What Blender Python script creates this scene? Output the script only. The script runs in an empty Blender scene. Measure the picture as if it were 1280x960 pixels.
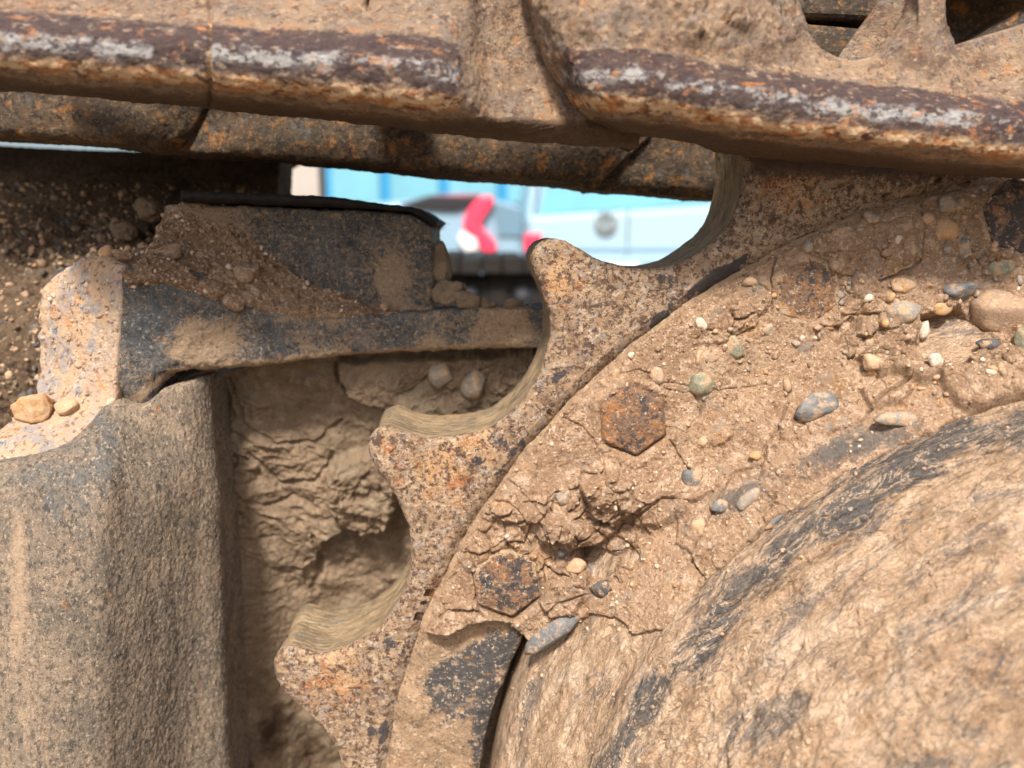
import bpy, math, random
import numpy as np
from mathutils import Vector, Matrix
random.seed(3); RS = np.random.RandomState(5)
rad = math.radians
scene = bpy.context.scene

# ------------------------------------------------------------------ camera, sky, sun, exposure
F_PX, DIST, CAM_Z = 960.0, 0.48, 1.0
TH, PSI = 0.1952986, 0.0306
CW = np.array([math.sin(PSI)*math.cos(TH), math.cos(PSI)*math.cos(TH), -math.sin(TH)])
CR = np.array([math.cos(PSI), -math.sin(PSI), 0.0])
CU = np.cross(CR, CW)
CAM = np.array([0.0, -DIST, CAM_Z])
cd = bpy.data.cameras.new("camera"); cam = bpy.data.objects.new("camera", cd)
scene.collection.objects.link(cam); scene.camera = cam
cam.location = CAM
cam.rotation_euler = Matrix(((CR[0], CU[0], -CW[0]), (CR[1], CU[1], -CW[1]), (CR[2], CU[2], -CW[2]))).to_euler()
cd.sensor_width = 36.0; cd.lens = 36.0*F_PX/1280.0
cd.clip_start = 0.01; cd.clip_end = 3000
cd.dof.use_dof = True; cd.dof.focus_distance = 0.48; cd.dof.aperture_fstop = 4.1

SUN_EL, SUN_AZ = rad(50), rad(-9)        # azimuth from the camera side, negative = from the left
to_sun = Vector((math.sin(SUN_AZ)*math.cos(SUN_EL), -math.cos(SUN_AZ)*math.cos(SUN_EL), math.sin(SUN_EL)))
w = bpy.data.worlds.new("World"); scene.world = w; w.use_nodes = True
nt = w.node_tree; bg = nt.nodes["Background"]
sky = nt.nodes.new("ShaderNodeTexSky"); sky.sky_type = 'NISHITA'; sky.sun_disc = False
sky.sun_elevation = SUN_EL; sky.sun_rotation = math.atan2(to_sun.x, to_sun.y)
sky.air_density = 1.0; sky.dust_density = 4.0; sky.ozone_density = 1.0
nt.links.new(sky.outputs[0], bg.inputs[0]); bg.inputs[1].default_value = 0.10
sl = bpy.data.lights.new("sun", 'SUN'); sl.energy = 3.5; sl.angle = rad(8); sl.color = (1.0, 0.93, 0.84)
so = bpy.data.objects.new("sun", sl); scene.collection.objects.link(so)
so.rotation_euler = to_sun.to_track_quat('Z', 'Y').to_euler()
scene.view_settings.view_transform = 'Standard'; scene.view_settings.look = 'None'
scene.view_settings.exposure = 0.90; scene.view_settings.gamma = 1.0
scene.cycles.max_bounces = 6; scene.cycles.diffuse_bounces = 4

# ------------------------------------------------------------------ tracing helpers
def P(px, py, y=0.0):
    px = np.asarray(px, float); py = np.asarray(py, float)
    d = CW + ((px-640)/F_PX)[..., None]*CR - ((py-480)/F_PX)[..., None]*CU
    t = (np.asarray(y, float)+DIST)/d[..., 1]
    return CAM + d*t[..., None]
def proj(p):
    q = p-CAM; z = q@CW
    return 640+F_PX*(q@CR)/z, 480-F_PX*(q@CU)/z
SC = P(790, 1000, 0.0)*0; SCX, SCZ = 0.3947, 0.56665      # sprocket axis
# ------------------------------------------------------------------ noise
_perm = RS.permutation(256); _perm = np.concatenate([_perm, _perm, _perm]).astype(np.int32)
_g = RS.normal(size=(256, 3)); _g /= np.linalg.norm(_g, axis=1)[:, None]; _g = _g.astype(np.float32)
def pn(p):
    p = p.astype(np.float32); i = np.floor(p); f = p-i; i = i.astype(np.int32) & 255
    u = f*f*f*(f*(f*6-15)+10); r = 0
    for a in (0, 1):
        wa = u[:, 0] if a else 1-u[:, 0]; ha = _perm[i[:, 0]+a]
        for b in (0, 1):
            wb = u[:, 1] if b else 1-u[:, 1]; hb = _perm[ha+i[:, 1]+b]
            for c in (0, 1):
                wc = u[:, 2] if c else 1-u[:, 2]; g = _g[_perm[hb+i[:, 2]+c]]
                r = r + wa*wb*wc*(g[:, 0]*(f[:, 0]-a)+g[:, 1]*(f[:, 1]-b)+g[:, 2]*(f[:, 2]-c))
    return r*1.6
def fbm(p, size, octs=4, gain=0.5, ridge=False, seed=0.0):
    sh = p.shape[:-1]; q = p.reshape(-1, 3)/size + seed*7.31; r = 0; a = 1.0; s = 0
    for o in range(octs):
        n = pn(q)
        if ridge: n = 1-2*np.abs(n)
        r = r+a*n; s += a; a *= gain; q = q*2.03+11.7
    return (r/s).reshape(sh)
def worley(u, v, size, jit=0.9, seed=0):
    sh = u.shape; x = u.ravel()/size+100+seed*17; y = v.ravel()/size+100
    ix = np.floor(x).astype(np.int64); iy = np.floor(y).astype(np.int64)
    f1 = np.full(x.shape, 9.0); f2 = f1.copy(); idn = np.zeros(x.shape)
    for a in (-1, 0, 1):
        for b in (-1, 0, 1):
            cx = ix+a; cy = iy+b; h = _perm[(_perm[cx & 255]+cy) & 255]; h2 = _perm[h+57]; h3 = _perm[h2+91]
            d = np.hypot(cx+0.5+jit*(h/255.0-.5)-x, cy+0.5+jit*(h2/255.0-.5)-y)
            m = d < f1
            f2 = np.where(m, f1, np.minimum(f2, d)); idn = np.where(m, h3/255.0, idn); f1 = np.where(m, d, f1)
    return f1.reshape(sh), f2.reshape(sh), idn.reshape(sh)
def ss(a, b, x):
    t = np.clip((x-a)/(b-a), 0, 1); return t*t*(3-2*t)
def seg_dist(px, py, pts):
    d = np.full(px.shape, 1e9)
    for (x0, y0), (x1, y1) in zip(pts[:-1], pts[1:]):
        dx, dy = x1-x0, y1-y0; t = np.clip(((px-x0)*dx+(py-y0)*dy)/(dx*dx+dy*dy+1e-9), 0, 1)
        d = np.minimum(d, np.hypot(px-x0-t*dx, py-y0-t*dy))
    return d
def poly_sdf(px, py, pts):                  # positive inside, in traced units
    d = seg_dist(px, py, list(pts)+[pts[0]]); ins = np.zeros(px.shape, bool); n = len(pts)
    for i in range(n):
        x0, y0 = pts[i]; x1, y1 = pts[(i+1) % n]
        c = ((y0 > py) != (y1 > py)) & (px < (x1-x0)*(py-y0)/((y1-y0) if y1 != y0 else 1e-9)+x0); ins ^= c
    return np.where(ins, d, -d)
def blob(px, py, x, y, rx, ry=None, rot=0):
    ry = ry or rx; c, s = math.cos(rad(rot)), math.sin(rad(rot)); dx, dy = px-x, py-y
    a = (dx*c+dy*s)/rx; b = (-dx*s+dy*c)/ry; return np.exp(-(a*a+b*b))

# ------------------------------------------------------------------ materials
class NB:
    def __init__(s, name):
        s.m = bpy.data.materials.new(name); s.m.use_nodes = True; s.t = s.m.node_tree; s.n = s.t.nodes
        s.b = s.n["Principled BSDF"]; s.geo = s.n.new("ShaderNodeNewGeometry").outputs["Position"]; s._att = {}; s._uv = None
    def L(s, a, b): s.t.links.new(a, b)
    def att(s, nm):
        if nm not in s._att:
            a = s.n.new("ShaderNodeAttribute"); a.attribute_name = nm; s._att[nm] = a.outputs["Fac"]
        return s._att[nm]
    def math(s, op, a, b=0.0, c=None, clamp=False):
        m = s.n.new("ShaderNodeMath"); m.operation = op; m.use_clamp = clamp
        for k, v in enumerate((a, b) + ((c,) if c is not None else ())):
            if isinstance(v, (int, float)): m.inputs[k].default_value = v
            else: s.L(v, m.inputs[k])
        return m.outputs[0]
    def vec(s, stretch=None, uv=False, offset=0.0):
        if uv:
            c = s.n.new("ShaderNodeCombineXYZ"); s.L(s.att('uu'), c.inputs[0]); s.L(s.att('vv'), c.inputs[1]); v = c.outputs[0]
        else: v = s.geo
        m = s.n.new("ShaderNodeMapping"); s.L(v, m.inputs[0])
        if stretch: m.inputs["Scale"].default_value = stretch
        m.inputs["Location"].default_value = (offset, offset*1.7, offset*.6)
        return m.outputs[0]
    def noise(s, size, detail=4, rough=0.6, dist=0.0, stretch=None, uv=False, off=0.0):
        t = s.n.new("ShaderNodeTexNoise"); t.inputs["Scale"].default_value = 1.0/size
        t.inputs["Detail"].default_value = detail; t.inputs["Roughness"].default_value = rough; t.inputs["Distortion"].default_value = dist
        s.L(s.vec(stretch, uv, off), t.inputs["Vector"]); return t.outputs["Fac"]
    def voro(s, size, feature='F1', off=0.0, stretch=None, uv=False):
        t = s.n.new("ShaderNodeTexVoronoi"); t.feature = feature; t.inputs["Scale"].default_value = 1.0/size
        s.L(s.vec(stretch, uv, off), t.inputs["Vector"]); return t
    def step(s, x, lo, hi):
        r = s.n.new("ShaderNodeMapRange"); r.interpolation_type = 'SMOOTHSTEP'
        r.inputs["From Min"].default_value = lo; r.inputs["From Max"].default_value = hi; s.L(x, r.inputs["Value"]); return r.outputs[0]
    def mix(s, a, b, f):
        m = s.n.new("ShaderNodeMix"); m.data_type = 'RGBA'
        for v, k in ((a, 6), (b, 7)):
            if isinstance(v, tuple): m.inputs[k].default_value = (*v, 1)
            else: s.L(v, m.inputs[k])
        if isinstance(f, (int, float)): m.inputs[0].default_value = f
        else: s.L(f, m.inputs[0])
        return m.outputs[2]
    def bump(s, h, dist, strength=1.0):
        b = s.n.new("ShaderNodeBump"); b.inputs["Distance"].default_value = dist; b.inputs["Strength"].default_value = strength
        s.L(h, b.inputs["Height"])
        if s.b.inputs["Normal"].links: s.L(s.b.inputs["Normal"].links[0].from_socket, b.inputs["Normal"])
        s.L(b.outputs[0], s.b.inputs["Normal"])
    def done(s, col, rough=0.85, spec=0.3):
        s.L(col, s.b.inputs["Base Color"])
        if isinstance(rough, (int, float)): s.b.inputs["Roughness"].default_value = rough
        else: s.L(rough, s.b.inputs["Roughness"])
        s.b.inputs["Specular IOR Level"].default_value = spec
        return s.m

TAN = (0.43, 0.285, 0.18); TAN_L = (0.64, 0.47, 0.335); TAN_D = (0.17, 0.088, 0.043); OCH = (0.46, 0.23, 0.08)
RUST = (0.42, 0.15, 0.045); RUST_D = (0.085, 0.035, 0.022); PAINT = (0.028, 0.034, 0.044); GREY = (0.27, 0.25, 0.235)
PURP = (0.095, 0.055, 0.055); STEEL = (0.42, 0.43, 0.45)

def layered(name, base, layers, bumps, rough=0.85, spec=0.3):
    """base=(c1,c2,size); layer=(colour, size, lo, hi, {att,aw,stretch,uv,detail,amount,dist})"""
    s = NB(name)
    f = s.noise(base[2], 6, 0.7)
    col = s.mix(base[0], base[1], s.step(f, 0.38, 0.62))
    off = 1.3
    for L in layers:
        c, size, lo, hi = L[:4]; o = L[4] if len(L) > 4 else {}
        if size < .005: lo -= .035; hi -= .035
        x = s.noise(size, o.get('detail', 6), o.get('rough', 0.7), o.get('dist', 0.0), o.get('stretch'), o.get('uv', False), off); off += 1.37
        if o.get('vein'): x = s.math('SUBTRACT', 0.62, s.math('MULTIPLY', s.math('ABSOLUTE', s.math('SUBTRACT', x, 0.5)), o['vein']))
        if o.get('att'):                      # the attribute (0..1) moves the threshold
            x = s.math('ADD', x, s.math('MULTIPLY', s.math('SUBTRACT', s.att(o['att']), 0.5), o.get('aw', 1.0)))
        m = s.step(x, lo, hi)
        if o.get('only'): m = s.math('MULTIPLY', m, s.att(o['only']), clamp=True)
        if 'amount' in o: m = s.math('MULTIPLY', m, o['amount'])
        col = s.mix(col, c, m)
    for b in bumps:
        size, dist, strength = b[:3]; o = b[3] if len(b) > 3 else {}
        h = s.noise(size, o.get('detail', 4), o.get('rough', 0.6), o.get('dist', 0.0), o.get('stretch'), o.get('uv', False), off)
        if o.get('vein'): h = s.math('SUBTRACT', 1.0, s.math('MULTIPLY', s.math('ABSOLUTE', s.math('SUBTRACT', h, 0.5)), o['vein']), clamp=True)
        off += 0.9
        s.bump(h, dist*1.7, strength)
    return s.done(col, rough, spec)

M = {}
MUDL = [
    (TAN_L, 0.012, 0.50, 0.66, {'amount': .7}), (TAN_D, 0.007, 0.54, 0.66, {'amount': .7}), (OCH, 0.05, 0.55, 0.68, {'amount': .5}),
    (TAN_L, 0.0024, 0.57, 0.65, {'amount': .8}), (TAN_D, 0.0018, 0.59, 0.66, {'amount': .75}),
    ((0.27, 0.25, 0.225), 0.016, 0.56, 0.66, {'amount': .6, 'rough': .8}), (RUST, 0.010, 0.55, 0.72, {'att': 'rust', 'aw': .8, 'only': 'rust'}),
    ((.10, .105, .105), 0.006, 0.54, 0.64, {'att': 'paint', 'aw': .8, 'only': 'paintb'})]
M['mud'] = layered('dried_mud', (TAN, (0.33, 0.21, 0.13), 0.05), MUDL,
    [(0.0038, 0.0018, 1.0, {'detail': 7, 'rough': .75}), (0.0010, 0.0005, 0.8)], 0.95, 0.12)
M['pile'] = layered('piled_mud', ((0.34, 0.225, 0.14), (0.24, 0.15, 0.09), 0.04), [
    (TAN_L, 0.012, 0.52, 0.68, {'amount': .7}), ((.12, .07, .04), 0.006, 0.53, 0.64, {'amount': .8}), (TAN_L, 0.0024, 0.57, 0.65, {'amount': .8}), (TAN_D, 0.0018, 0.58, 0.65, {'amount': .8}),
    ((0.09, 0.10, 0.10), 0.010, 0.56, 0.62, {'att': 'paint', 'aw': .8})],
    [(0.0038, 0.0020, 1.0, {'detail': 7, 'rough': .75}), (0.0010, 0.0005, 0.8)], 0.95, 0.12)
M['heap'] = layered('shade_dark_heap', ((0.16, 0.11, 0.07), (0.085, 0.055, 0.035), 0.05), [  # frame's shadow put into the heap's base colours
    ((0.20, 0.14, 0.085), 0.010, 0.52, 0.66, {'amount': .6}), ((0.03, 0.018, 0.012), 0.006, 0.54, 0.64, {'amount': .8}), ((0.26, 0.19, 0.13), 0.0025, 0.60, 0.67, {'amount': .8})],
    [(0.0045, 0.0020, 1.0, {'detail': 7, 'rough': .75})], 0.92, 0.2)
M['mud_dark'] = layered('shaded_mud', ((0.27, 0.195, 0.13), (0.18, 0.128, 0.085), 0.04), [  # darker copy of the mud with the recess shade in its colours
    ((0.36, 0.275, 0.185), 0.010, 0.52, 0.68, {'amount': .7}), ((0.12, 0.075, 0.045), 0.007, 0.56, 0.68, {'amount': .7}), ((0.30, 0.245, 0.165), 0.05, 0.52, 0.62, {'amount': .55}),
    ((0.34, 0.26, 0.18), 0.0020, 0.62, 0.69, {'amount': .8}), ((0.06, 0.035, 0.02), 0.0018, 0.62, 0.69, {'amount': .7}), ((0.06, 0.035, 0.02), 0.03, 0.5, 0.8, {'att': 'paint', 'aw': .9})],
    [(0.006, 0.0018, 0.9, {'detail': 7, 'rough': .68}), (0.0012, 0.0005, 0.7)], 0.9, 0.2)
M['iron'] = layered('cast_iron_ring', ((0.32, 0.205, 0.12), (0.45, 0.305, 0.185), 0.025), [
    ((0.34, 0.285, 0.235), 0.010, 0.49, 0.60, {'amount': .75}), ((0.15, 0.085, 0.052), 0.007, 0.52, 0.62, {'amount': .8}), (RUST, 0.008, 0.55, 0.66, {'amount': .8, 'att': 'rust', 'aw': .25}),
    ((0.58, 0.35, 0.17), 0.012, 0.54, 0.70, {'amount': .75, 'att': 'rust', 'aw': .34, 'rough': .8}),
    ((0.085, 0.045, 0.032), 0.0042, 0.545, 0.62, {'amount': .85}), ((0.60, 0.46, 0.33), 0.0036, 0.57, 0.66, {'amount': .75}),
    ((0.065, 0.032, 0.026), 0.0024, 0.585, 0.65, {'amount': .85}),
    ((0.045, 0.042, 0.048), 0.008, 0.53, 0.60, {'att': 'paint', 'aw': .9, 'amount': .9}), ((0.09, 0.052, 0.036), 0.006, 0.48, 0.60, {'att': 'track_shade', 'aw': .5, 'only': 'track_shade'})],  # last layer darkens the ring where the track shades it
    [(0.0030, 0.0015, 1.0, {'detail': 7, 'rough': .75}), (0.0010, 0.0005, 0.8)], 0.72, 0.4)
M['band'] = layered('worn_tooth_flank', ((0.30, 0.215, 0.125), (0.18, 0.135, 0.085), 0.015), [
    ((0.50, 0.37, 0.22), 0.0035, 0.50, 0.64, {'uv': True, 'stretch': (0.22, 1.3, 1), 'amount': .6, 'rough': .8}),
    ((0.06, 0.052, 0.042), 0.0035, 0.52, 0.66, {'uv': True, 'stretch': (0.22, 1.2, 1), 'amount': .75, 'rough': .8}),
    ((0.45, 0.25, 0.08), 0.010, 0.56, 0.68, {'uv': True, 'stretch': (0.4, 1.0, 1), 'amount': .55}),
    ((0.15, 0.16, 0.145), 0.012, 0.54, 0.66, {'uv': True, 'stretch': (0.5, 1.0, 1), 'amount': .6}), ((0.40, 0.28, 0.17), 0.006, 0.55, 0.68, {'amount': .6})],
    [(0.0025, 0.0009, 0.9, {'uv': True, 'stretch': (0.16, 1.8, 1)}), (0.0015, 0.0004, 0.6)], 0.6, 0.4)
PL = [((0.31, 0.215, 0.135), 0.014, 0.52, 0.66, {'att': 'mud', 'aw': .62, 'dist': 1.2, 'rough': .85, 'amount': .9}), ((0.36, 0.25, 0.155), 0.010, 0.575, 0.60, {'vein': 3.2, 'dist': .9, 'att': 'mud', 'aw': .12, 'amount': .85}),
    ((0.32, 0.22, 0.14), 0.005, 0.58, 0.605, {'vein': 2.6, 'dist': .6, 'att': 'mud', 'aw': .12, 'amount': .8}), ((0.12, 0.10, 0.08), 0.005, 0.52, 0.64, {'amount': .5}),
    ((0.38, 0.18, 0.07), 0.009, 0.61, 0.68, {'amount': .75}), ((0.50, 0.38, 0.26), 0.0032, 0.585, 0.67, {'amount': .75, 'rough': .8}), ((0.36, 0.26, 0.17), 0.006, 0.55, 0.66, {'amount': .6, 'rough': .85}), ((0.04, 0.025, 0.018), 0.0024, 0.61, 0.68, {'amount': .6})]
M['painted'] = layered('chipped_dark_paint', ((0.075, 0.088, 0.098), (0.036, 0.043, 0.050), 0.02), PL,
    [(0.0045, 0.0016, 1.0, {'detail': 7, 'rough': .7}), (0.001, 0.0004, 0.7)], 0.6, 0.4)
M['flange'] = layered('painted_flange', ((0.36, 0.24, 0.145), (0.27, 0.18, 0.11), 0.03), [
    ((0.045, 0.050, 0.056), 0.010, 0.52, 0.62, {'att': 'paint', 'aw': .6, 'rough': .85, 'amount': .92}), ((0.50, 0.36, 0.24), 0.008, 0.55, 0.65, {'amount': .7}), ((0.45, 0.22, 0.08), 0.008, 0.60, 0.66, {'amount': .6}),
    ((0.12, 0.09, 0.07), 0.003, 0.58, 0.65, {'amount': .8}), ((0.55, 0.42, 0.30), 0.0025, 0.60, 0.67, {'amount': .8})],
    [(0.004, 0.0014, 1.0, {'detail': 7, 'rough': .7}), (0.001, 0.0004, 0.7)], 0.75, 0.3)
M['black'] = layered('black_plate_edge', ((0.010, 0.009, 0.009), (0.018, 0.014, 0.011), 0.02), [((0.10, 0.06, 0.035), 0.006, 0.62, 0.7, {'amount': .6})], [(0.003, 0.0008, .8)], 0.7, 0.3)  # black paints in the shade on the top plate edge
M['cap'] = layered('dusty_corner_face', ((0.50, 0.335, 0.21), (0.42, 0.315, 0.235), 0.03), [
    ((0.27, 0.265, 0.27), 0.018, 0.50, 0.62, {'amount': .8}), ((0.58, 0.23, 0.07), 0.012, 0.58, 0.65, {'amount': .8}),
    ((0.09, 0.14, 0.20), 0.012, 0.615, 0.65, {'amount': .9}), ((0.62, 0.52, 0.42), 0.010, 0.55, 0.66, {'amount': .75, 'rough': .8}), ((0.15, 0.09, 0.06), 0.0045, 0.575, 0.65, {'amount': .8}), ((0.62, 0.48, 0.34), 0.003, 0.62, 0.70, {'amount': .7})],
    [(0.005, 0.0016, 1.0, {'detail': 7, 'rough': .7}), (0.0014, 0.0005, 0.8)], 0.85, 0.25)
M['post'] = layered('streaked_post', ((0.37, 0.28, 0.20), (0.24, 0.195, 0.15), 0.03), [
    ((0.13, 0.145, 0.15), 0.02, 0.50, 0.68, {'stretch': (1, 1, .10), 'amount': .75, 'att': 'paint', 'aw': .32, 'rough': .8}),
    ((0.46, 0.34, 0.225), 0.006, 0.50, 0.66, {'stretch': (1, 1, .35), 'amount': .6, 'rough': .8}), ((0.06, 0.054, 0.048), 0.0032, 0.53, 0.63, {'stretch': (1, 1, .6), 'amount': .75, 'rough': .8}),
    ((0.42, 0.18, 0.06), 0.010, 0.62, 0.70, {'stretch': (1, 1, .4), 'amount': .7}), ((0.58, 0.45, 0.32), 0.0020, 0.585, 0.66, {'stretch': (1, 1, .7), 'amount': .8}), ((0.05, 0.045, 0.04), 0.0018, 0.60, 0.67, {'amount': .7}),
    ((0.55, 0.39, 0.26), 0.016, 0.44, 0.66, {'stretch': (1, 1, .15), 'att': 'mud', 'aw': .42, 'rough': .85, 'amount': .75}), ((0.10, 0.085, 0.07), 0.0035, 0.57, 0.66, {'amount': .55, 'stretch': (1, 1, .5)})],
    [(0.0024, 0.0015, 1.0, {'stretch': (1, 1, .55), 'detail': 7, 'rough': .8}), (0.001, 0.0005, 0.8)], 0.8, 0.3)
M['rail'] = layered('worn_track_rail', ((0.36, 0.245, 0.155), (0.24, 0.165, 0.11), 0.03), [
    ((0.24, 0.215, 0.19), 0.016, 0.50, 0.64, {'amount': .65}), ((0.13, 0.075, 0.048), 0.020, 0.49, 0.62, {'amount': .75, 'rough': .82}), ((0.50, 0.21, 0.06), 0.010, 0.54, 0.66, {'amount': .7, 'rough': .82}), ((0.085, 0.045, 0.032), 0.0055, 0.545, 0.63, {'amount': .85}),
    ((0.54, 0.38, 0.24), 0.004, 0.57, 0.67, {'amount': .65}), ((0.10, 0.045, 0.03), 0.0026, 0.61, 0.67, {'amount': .7}),
    ((0.55, 0.22, 0.06), 0.008, 0.52, 0.63, {'att': 'edge', 'aw': .7, 'stretch': (.5, 1, 1), 'only': 'edge'}),
    ((0.062, 0.036, 0.034), 0.009, 0.52, 0.66, {'att': 'worn', 'aw': .50, 'rough': .8, 'stretch': (.5, 1, 1), 'only': 'worn'}),
    ((0.20, 0.19, 0.20), 0.005, 0.52, 0.62, {'att': 'shine', 'aw': .45, 'stretch': (.45, 1, 1), 'only': 'shine'}),
    ((0.54, 0.53, 0.51), 0.0046, 0.53, 0.64, {'att': 'shine', 'aw': .30, 'stretch': (.6, 1, 1), 'only': 'shine'}),
    ((0.055, 0.030, 0.034), 0.0042, 0.565, 0.63, {'stretch': (.7, 1, 1), 'only': 'worn'}), ((0.42, 0.30, 0.21), 0.0046, 0.60, 0.67, {'stretch': (.6, 1, 1), 'only': 'worn'}),
    ((0.50, 0.20, 0.06), 0.007, 0.57, 0.65, {'stretch': (.6, 1, 1), 'only': 'worn', 'amount': .9}),
    ((0.05, 0.022, 0.018), 0.007, 0.56, 0.62, {'att': 'edge', 'aw': .2, 'stretch': (.6, 1, 1), 'only': 'edge'}),
    ((0.78, 0.56, 0.34), 0.005, 0.55, 0.62, {'att': 'edge', 'aw': .3, 'stretch': (.6, 1, 1), 'only': 'edge'}),
    ((0.075, 0.040, 0.018), 0.012, 0.44, 0.60, {'att': 'under_shade', 'aw': .7, 'only': 'under_shade', 'amount': .93})],  # shade of the rail underside painted as dark brown
    [(0.0038, 0.0022, 1.0, {'detail': 7, 'rough': .72, 'stretch': (.6, 1, 1)}), (0.001, 0.0004, 0.7)], 0.6, 0.45)
M['far_rail'] = layered('shaded_track_rail', ((0.095, 0.062, 0.036), (0.055, 0.040, 0.027), 0.03), [  # darker copy of the rail, far side's shade put into the colour
    ((0.32, 0.14, 0.035), 0.012, 0.52, 0.64, {'amount': .85}), ((0.025, 0.018, 0.016), 0.006, 0.50, 0.60, {'amount': .85}),
    ((0.22, 0.15, 0.085), 0.003, 0.57, 0.66, {'amount': .6}), ((0.10, 0.10, 0.10), 0.014, 0.57, 0.66, {'amount': .7})],
    [(0.003, 0.0012, 0.9, {'detail': 7, 'rough': .7})], 0.7, 0.35)
M['hub'] = layered('mud_smeared_drum', ((0.56, 0.385, 0.25), (0.44, 0.29, 0.18), 0.03), [
    ((0.70, 0.52, 0.37), 0.022, 0.49, 0.60, {'uv': True, 'stretch': (.6, 1, 1), 'dist': 1.0, 'amount': .8}),
    ((0.26, 0.17, 0.105), 0.014, 0.53, 0.64, {'uv': True, 'stretch': (.55, 1, 1), 'dist': .8, 'amount': .65}),
    ((0.56, 0.32, 0.16), 0.02, 0.57, 0.70, {'amount': .45}),
    ((0.12, 0.122, 0.122), 0.024, 0.515, 0.60, {'uv': True, 'stretch': (.45, 1, 1), 'dist': 1.2, 'amount': .65, 'rough': .8}),
    ((0.085, 0.088, 0.09), 0.014, 0.52, 0.68, {'uv': True, 'stretch': (.40, 1, 1), 'att': 'paint', 'aw': .55, 'dist': .8, 'amount': .88, 'rough': .8}),
    ((0.60, 0.43, 0.29), 0.013, 0.575, 0.605, {'vein': 2.4, 'uv': True, 'stretch': (.45, 1, 1), 'dist': .9, 'amount': .8}),
    ((0.15, 0.12, 0.10), 0.007, 0.60, 0.617, {'vein': 2.2, 'uv': True, 'stretch': (.5, 1, 1), 'dist': .7, 'amount': .6}),
    ((0.74, 0.62, 0.50), 0.004, 0.62, 0.70, {'amount': .6})],
    [(0.012, 0.0042, 1.0, {'vein': 4.0, 'uv': True, 'stretch': (.5, 1, 1), 'dist': .9, 'detail': 5}), (0.006, 0.0018, 1.0, {'uv': True, 'stretch': (.65, 1, 1), 'detail': 7, 'rough': .75}), (0.0012, 0.0005, 0.7)], 0.88, 0.2)
M['bolt'] = layered('rusty_bolt', ((0.27, 0.155, 0.09), (0.19, 0.12, 0.08), 0.012), [
    ((0.44, 0.20, 0.075), 0.006, 0.50, 0.62, {'amount': .75}), ((0.050, 0.052, 0.056), 0.009, 0.50, 0.57, {'att': 'paint', 'aw': .22, 'amount': .9}),
    ((0.46, 0.31, 0.19), 0.005, 0.54, 0.62, {'att': 'mud', 'aw': .5}), ((0.09, 0.05, 0.035), 0.0026, 0.58, 0.65, {'amount': .7}), ((.54, .42, .31), .0028, .60, .67, {'amount': .8})],
    [(0.003, 0.0018, 1.0, {'detail': 7, 'rough': .7}), (0.0008, 0.0004, 0.7)], 0.75, 0.3)
def stone_mat(name, c1, c2, dust=0.5):
    return layered(name, (c1, c2, 0.006), [((0.42, 0.27, 0.16), 0.008, 0.575-dust*.14, 0.675-dust*.14, {'amount': .9}), (tuple(min(1, v*1.9+.04) for v in c1), 0.0016, 0.60, 0.67, {'amount': .6}),
        (tuple(v*.4 for v in c1), 0.0014, 0.62, 0.69, {'amount': .5})], [(0.002, 0.0005, 0.7, {'detail': 6})], 0.75, 0.3)
ST = {'slate': stone_mat('slate_stone', (0.115, 0.118, 0.12), (0.19, 0.18, 0.165), .55), 'grey': stone_mat('grey_stone', (0.29, 0.24, 0.185), (0.21, 0.19, 0.165), .75),
      'green': stone_mat('green_stone', (0.24, 0.225, 0.15), (0.15, 0.155, 0.11), .6), 'white': stone_mat('white_stone', (0.60, 0.48, 0.38), (0.48, 0.38, 0.30), .4),
      'ochre': stone_mat('ochre_stone', (0.44, 0.25, 0.11), (0.42, 0.25, 0.13), .7), 'tan': stone_mat('tan_stone', (0.42, 0.27, 0.16), (0.46, 0.32, 0.20), .5),
      'brown': stone_mat('brown_stone', (0.27, 0.18, 0.12), (0.33, 0.22, 0.14), .5), 'dark': stone_mat('dark_stone', (0.06, 0.058, 0.06), (0.10, 0.09, 0.085), .35)}

# ------------------------------------------------------------------ objects
def tag(o, label=None, cat=None, group=None, kind=None):
    for k, v in (('label', label), ('category', cat), ('group', group), ('kind', kind)):
        if v: o[k] = v
    return o
def thing(name, loc, label, cat, group=None):
    o = bpy.data.objects.new(name, None); o.empty_display_size = 0.05; scene.collection.objects.link(o); o.location = loc
    return tag(o, label, cat, group)
def mesh_obj(name, V, quads, mat, parent=None, attrs=None, smooth=True, polys=None, origin=None):
    V = np.asarray(V, np.float64)
    if parent is not None: org = np.array(parent.matrix_basis.translation) if parent.parent is None else np.array(parent.matrix_basis.translation+parent.parent.matrix_basis.translation)
    else: org = np.array([V[:, 0].mean(), V[:, 1].mean(), V[:, 2].min()]) if origin is None else np.array(origin)
    me = bpy.data.meshes.new(name)
    if polys is None:
        q = np.asarray(quads, np.int32); me.vertices.add(len(V)); me.vertices.foreach_set('co', (V-org).astype(np.float32).ravel())
        k = q.shape[1]; me.loops.add(q.size); me.loops.foreach_set('vertex_index', q.ravel())
        me.polygons.add(len(q)); me.polygons.foreach_set('loop_start', np.arange(len(q), dtype=np.int32)*k)
        try: me.polygons.foreach_set('loop_total', np.full(len(q), k, np.int32))
        except Exception: pass
    else: me.from_pydata([tuple(v) for v in (V-org)], [], polys)
    me.update(calc_edges=True)
    if attrs:
        for k, a in attrs.items():
            at = me.attributes.new(k, 'FLOAT', 'POINT'); at.data.foreach_set('value', np.asarray(a, np.float32).ravel())
    if smooth: me.polygons.foreach_set('use_smooth', np.ones(len(me.polygons), bool))
    if mat: me.materials.append(mat)
    o = bpy.data.objects.new(name, me); scene.collection.objects.link(o)
    if parent is not None: o.parent = parent
    else: o.location = org
    return o
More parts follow.
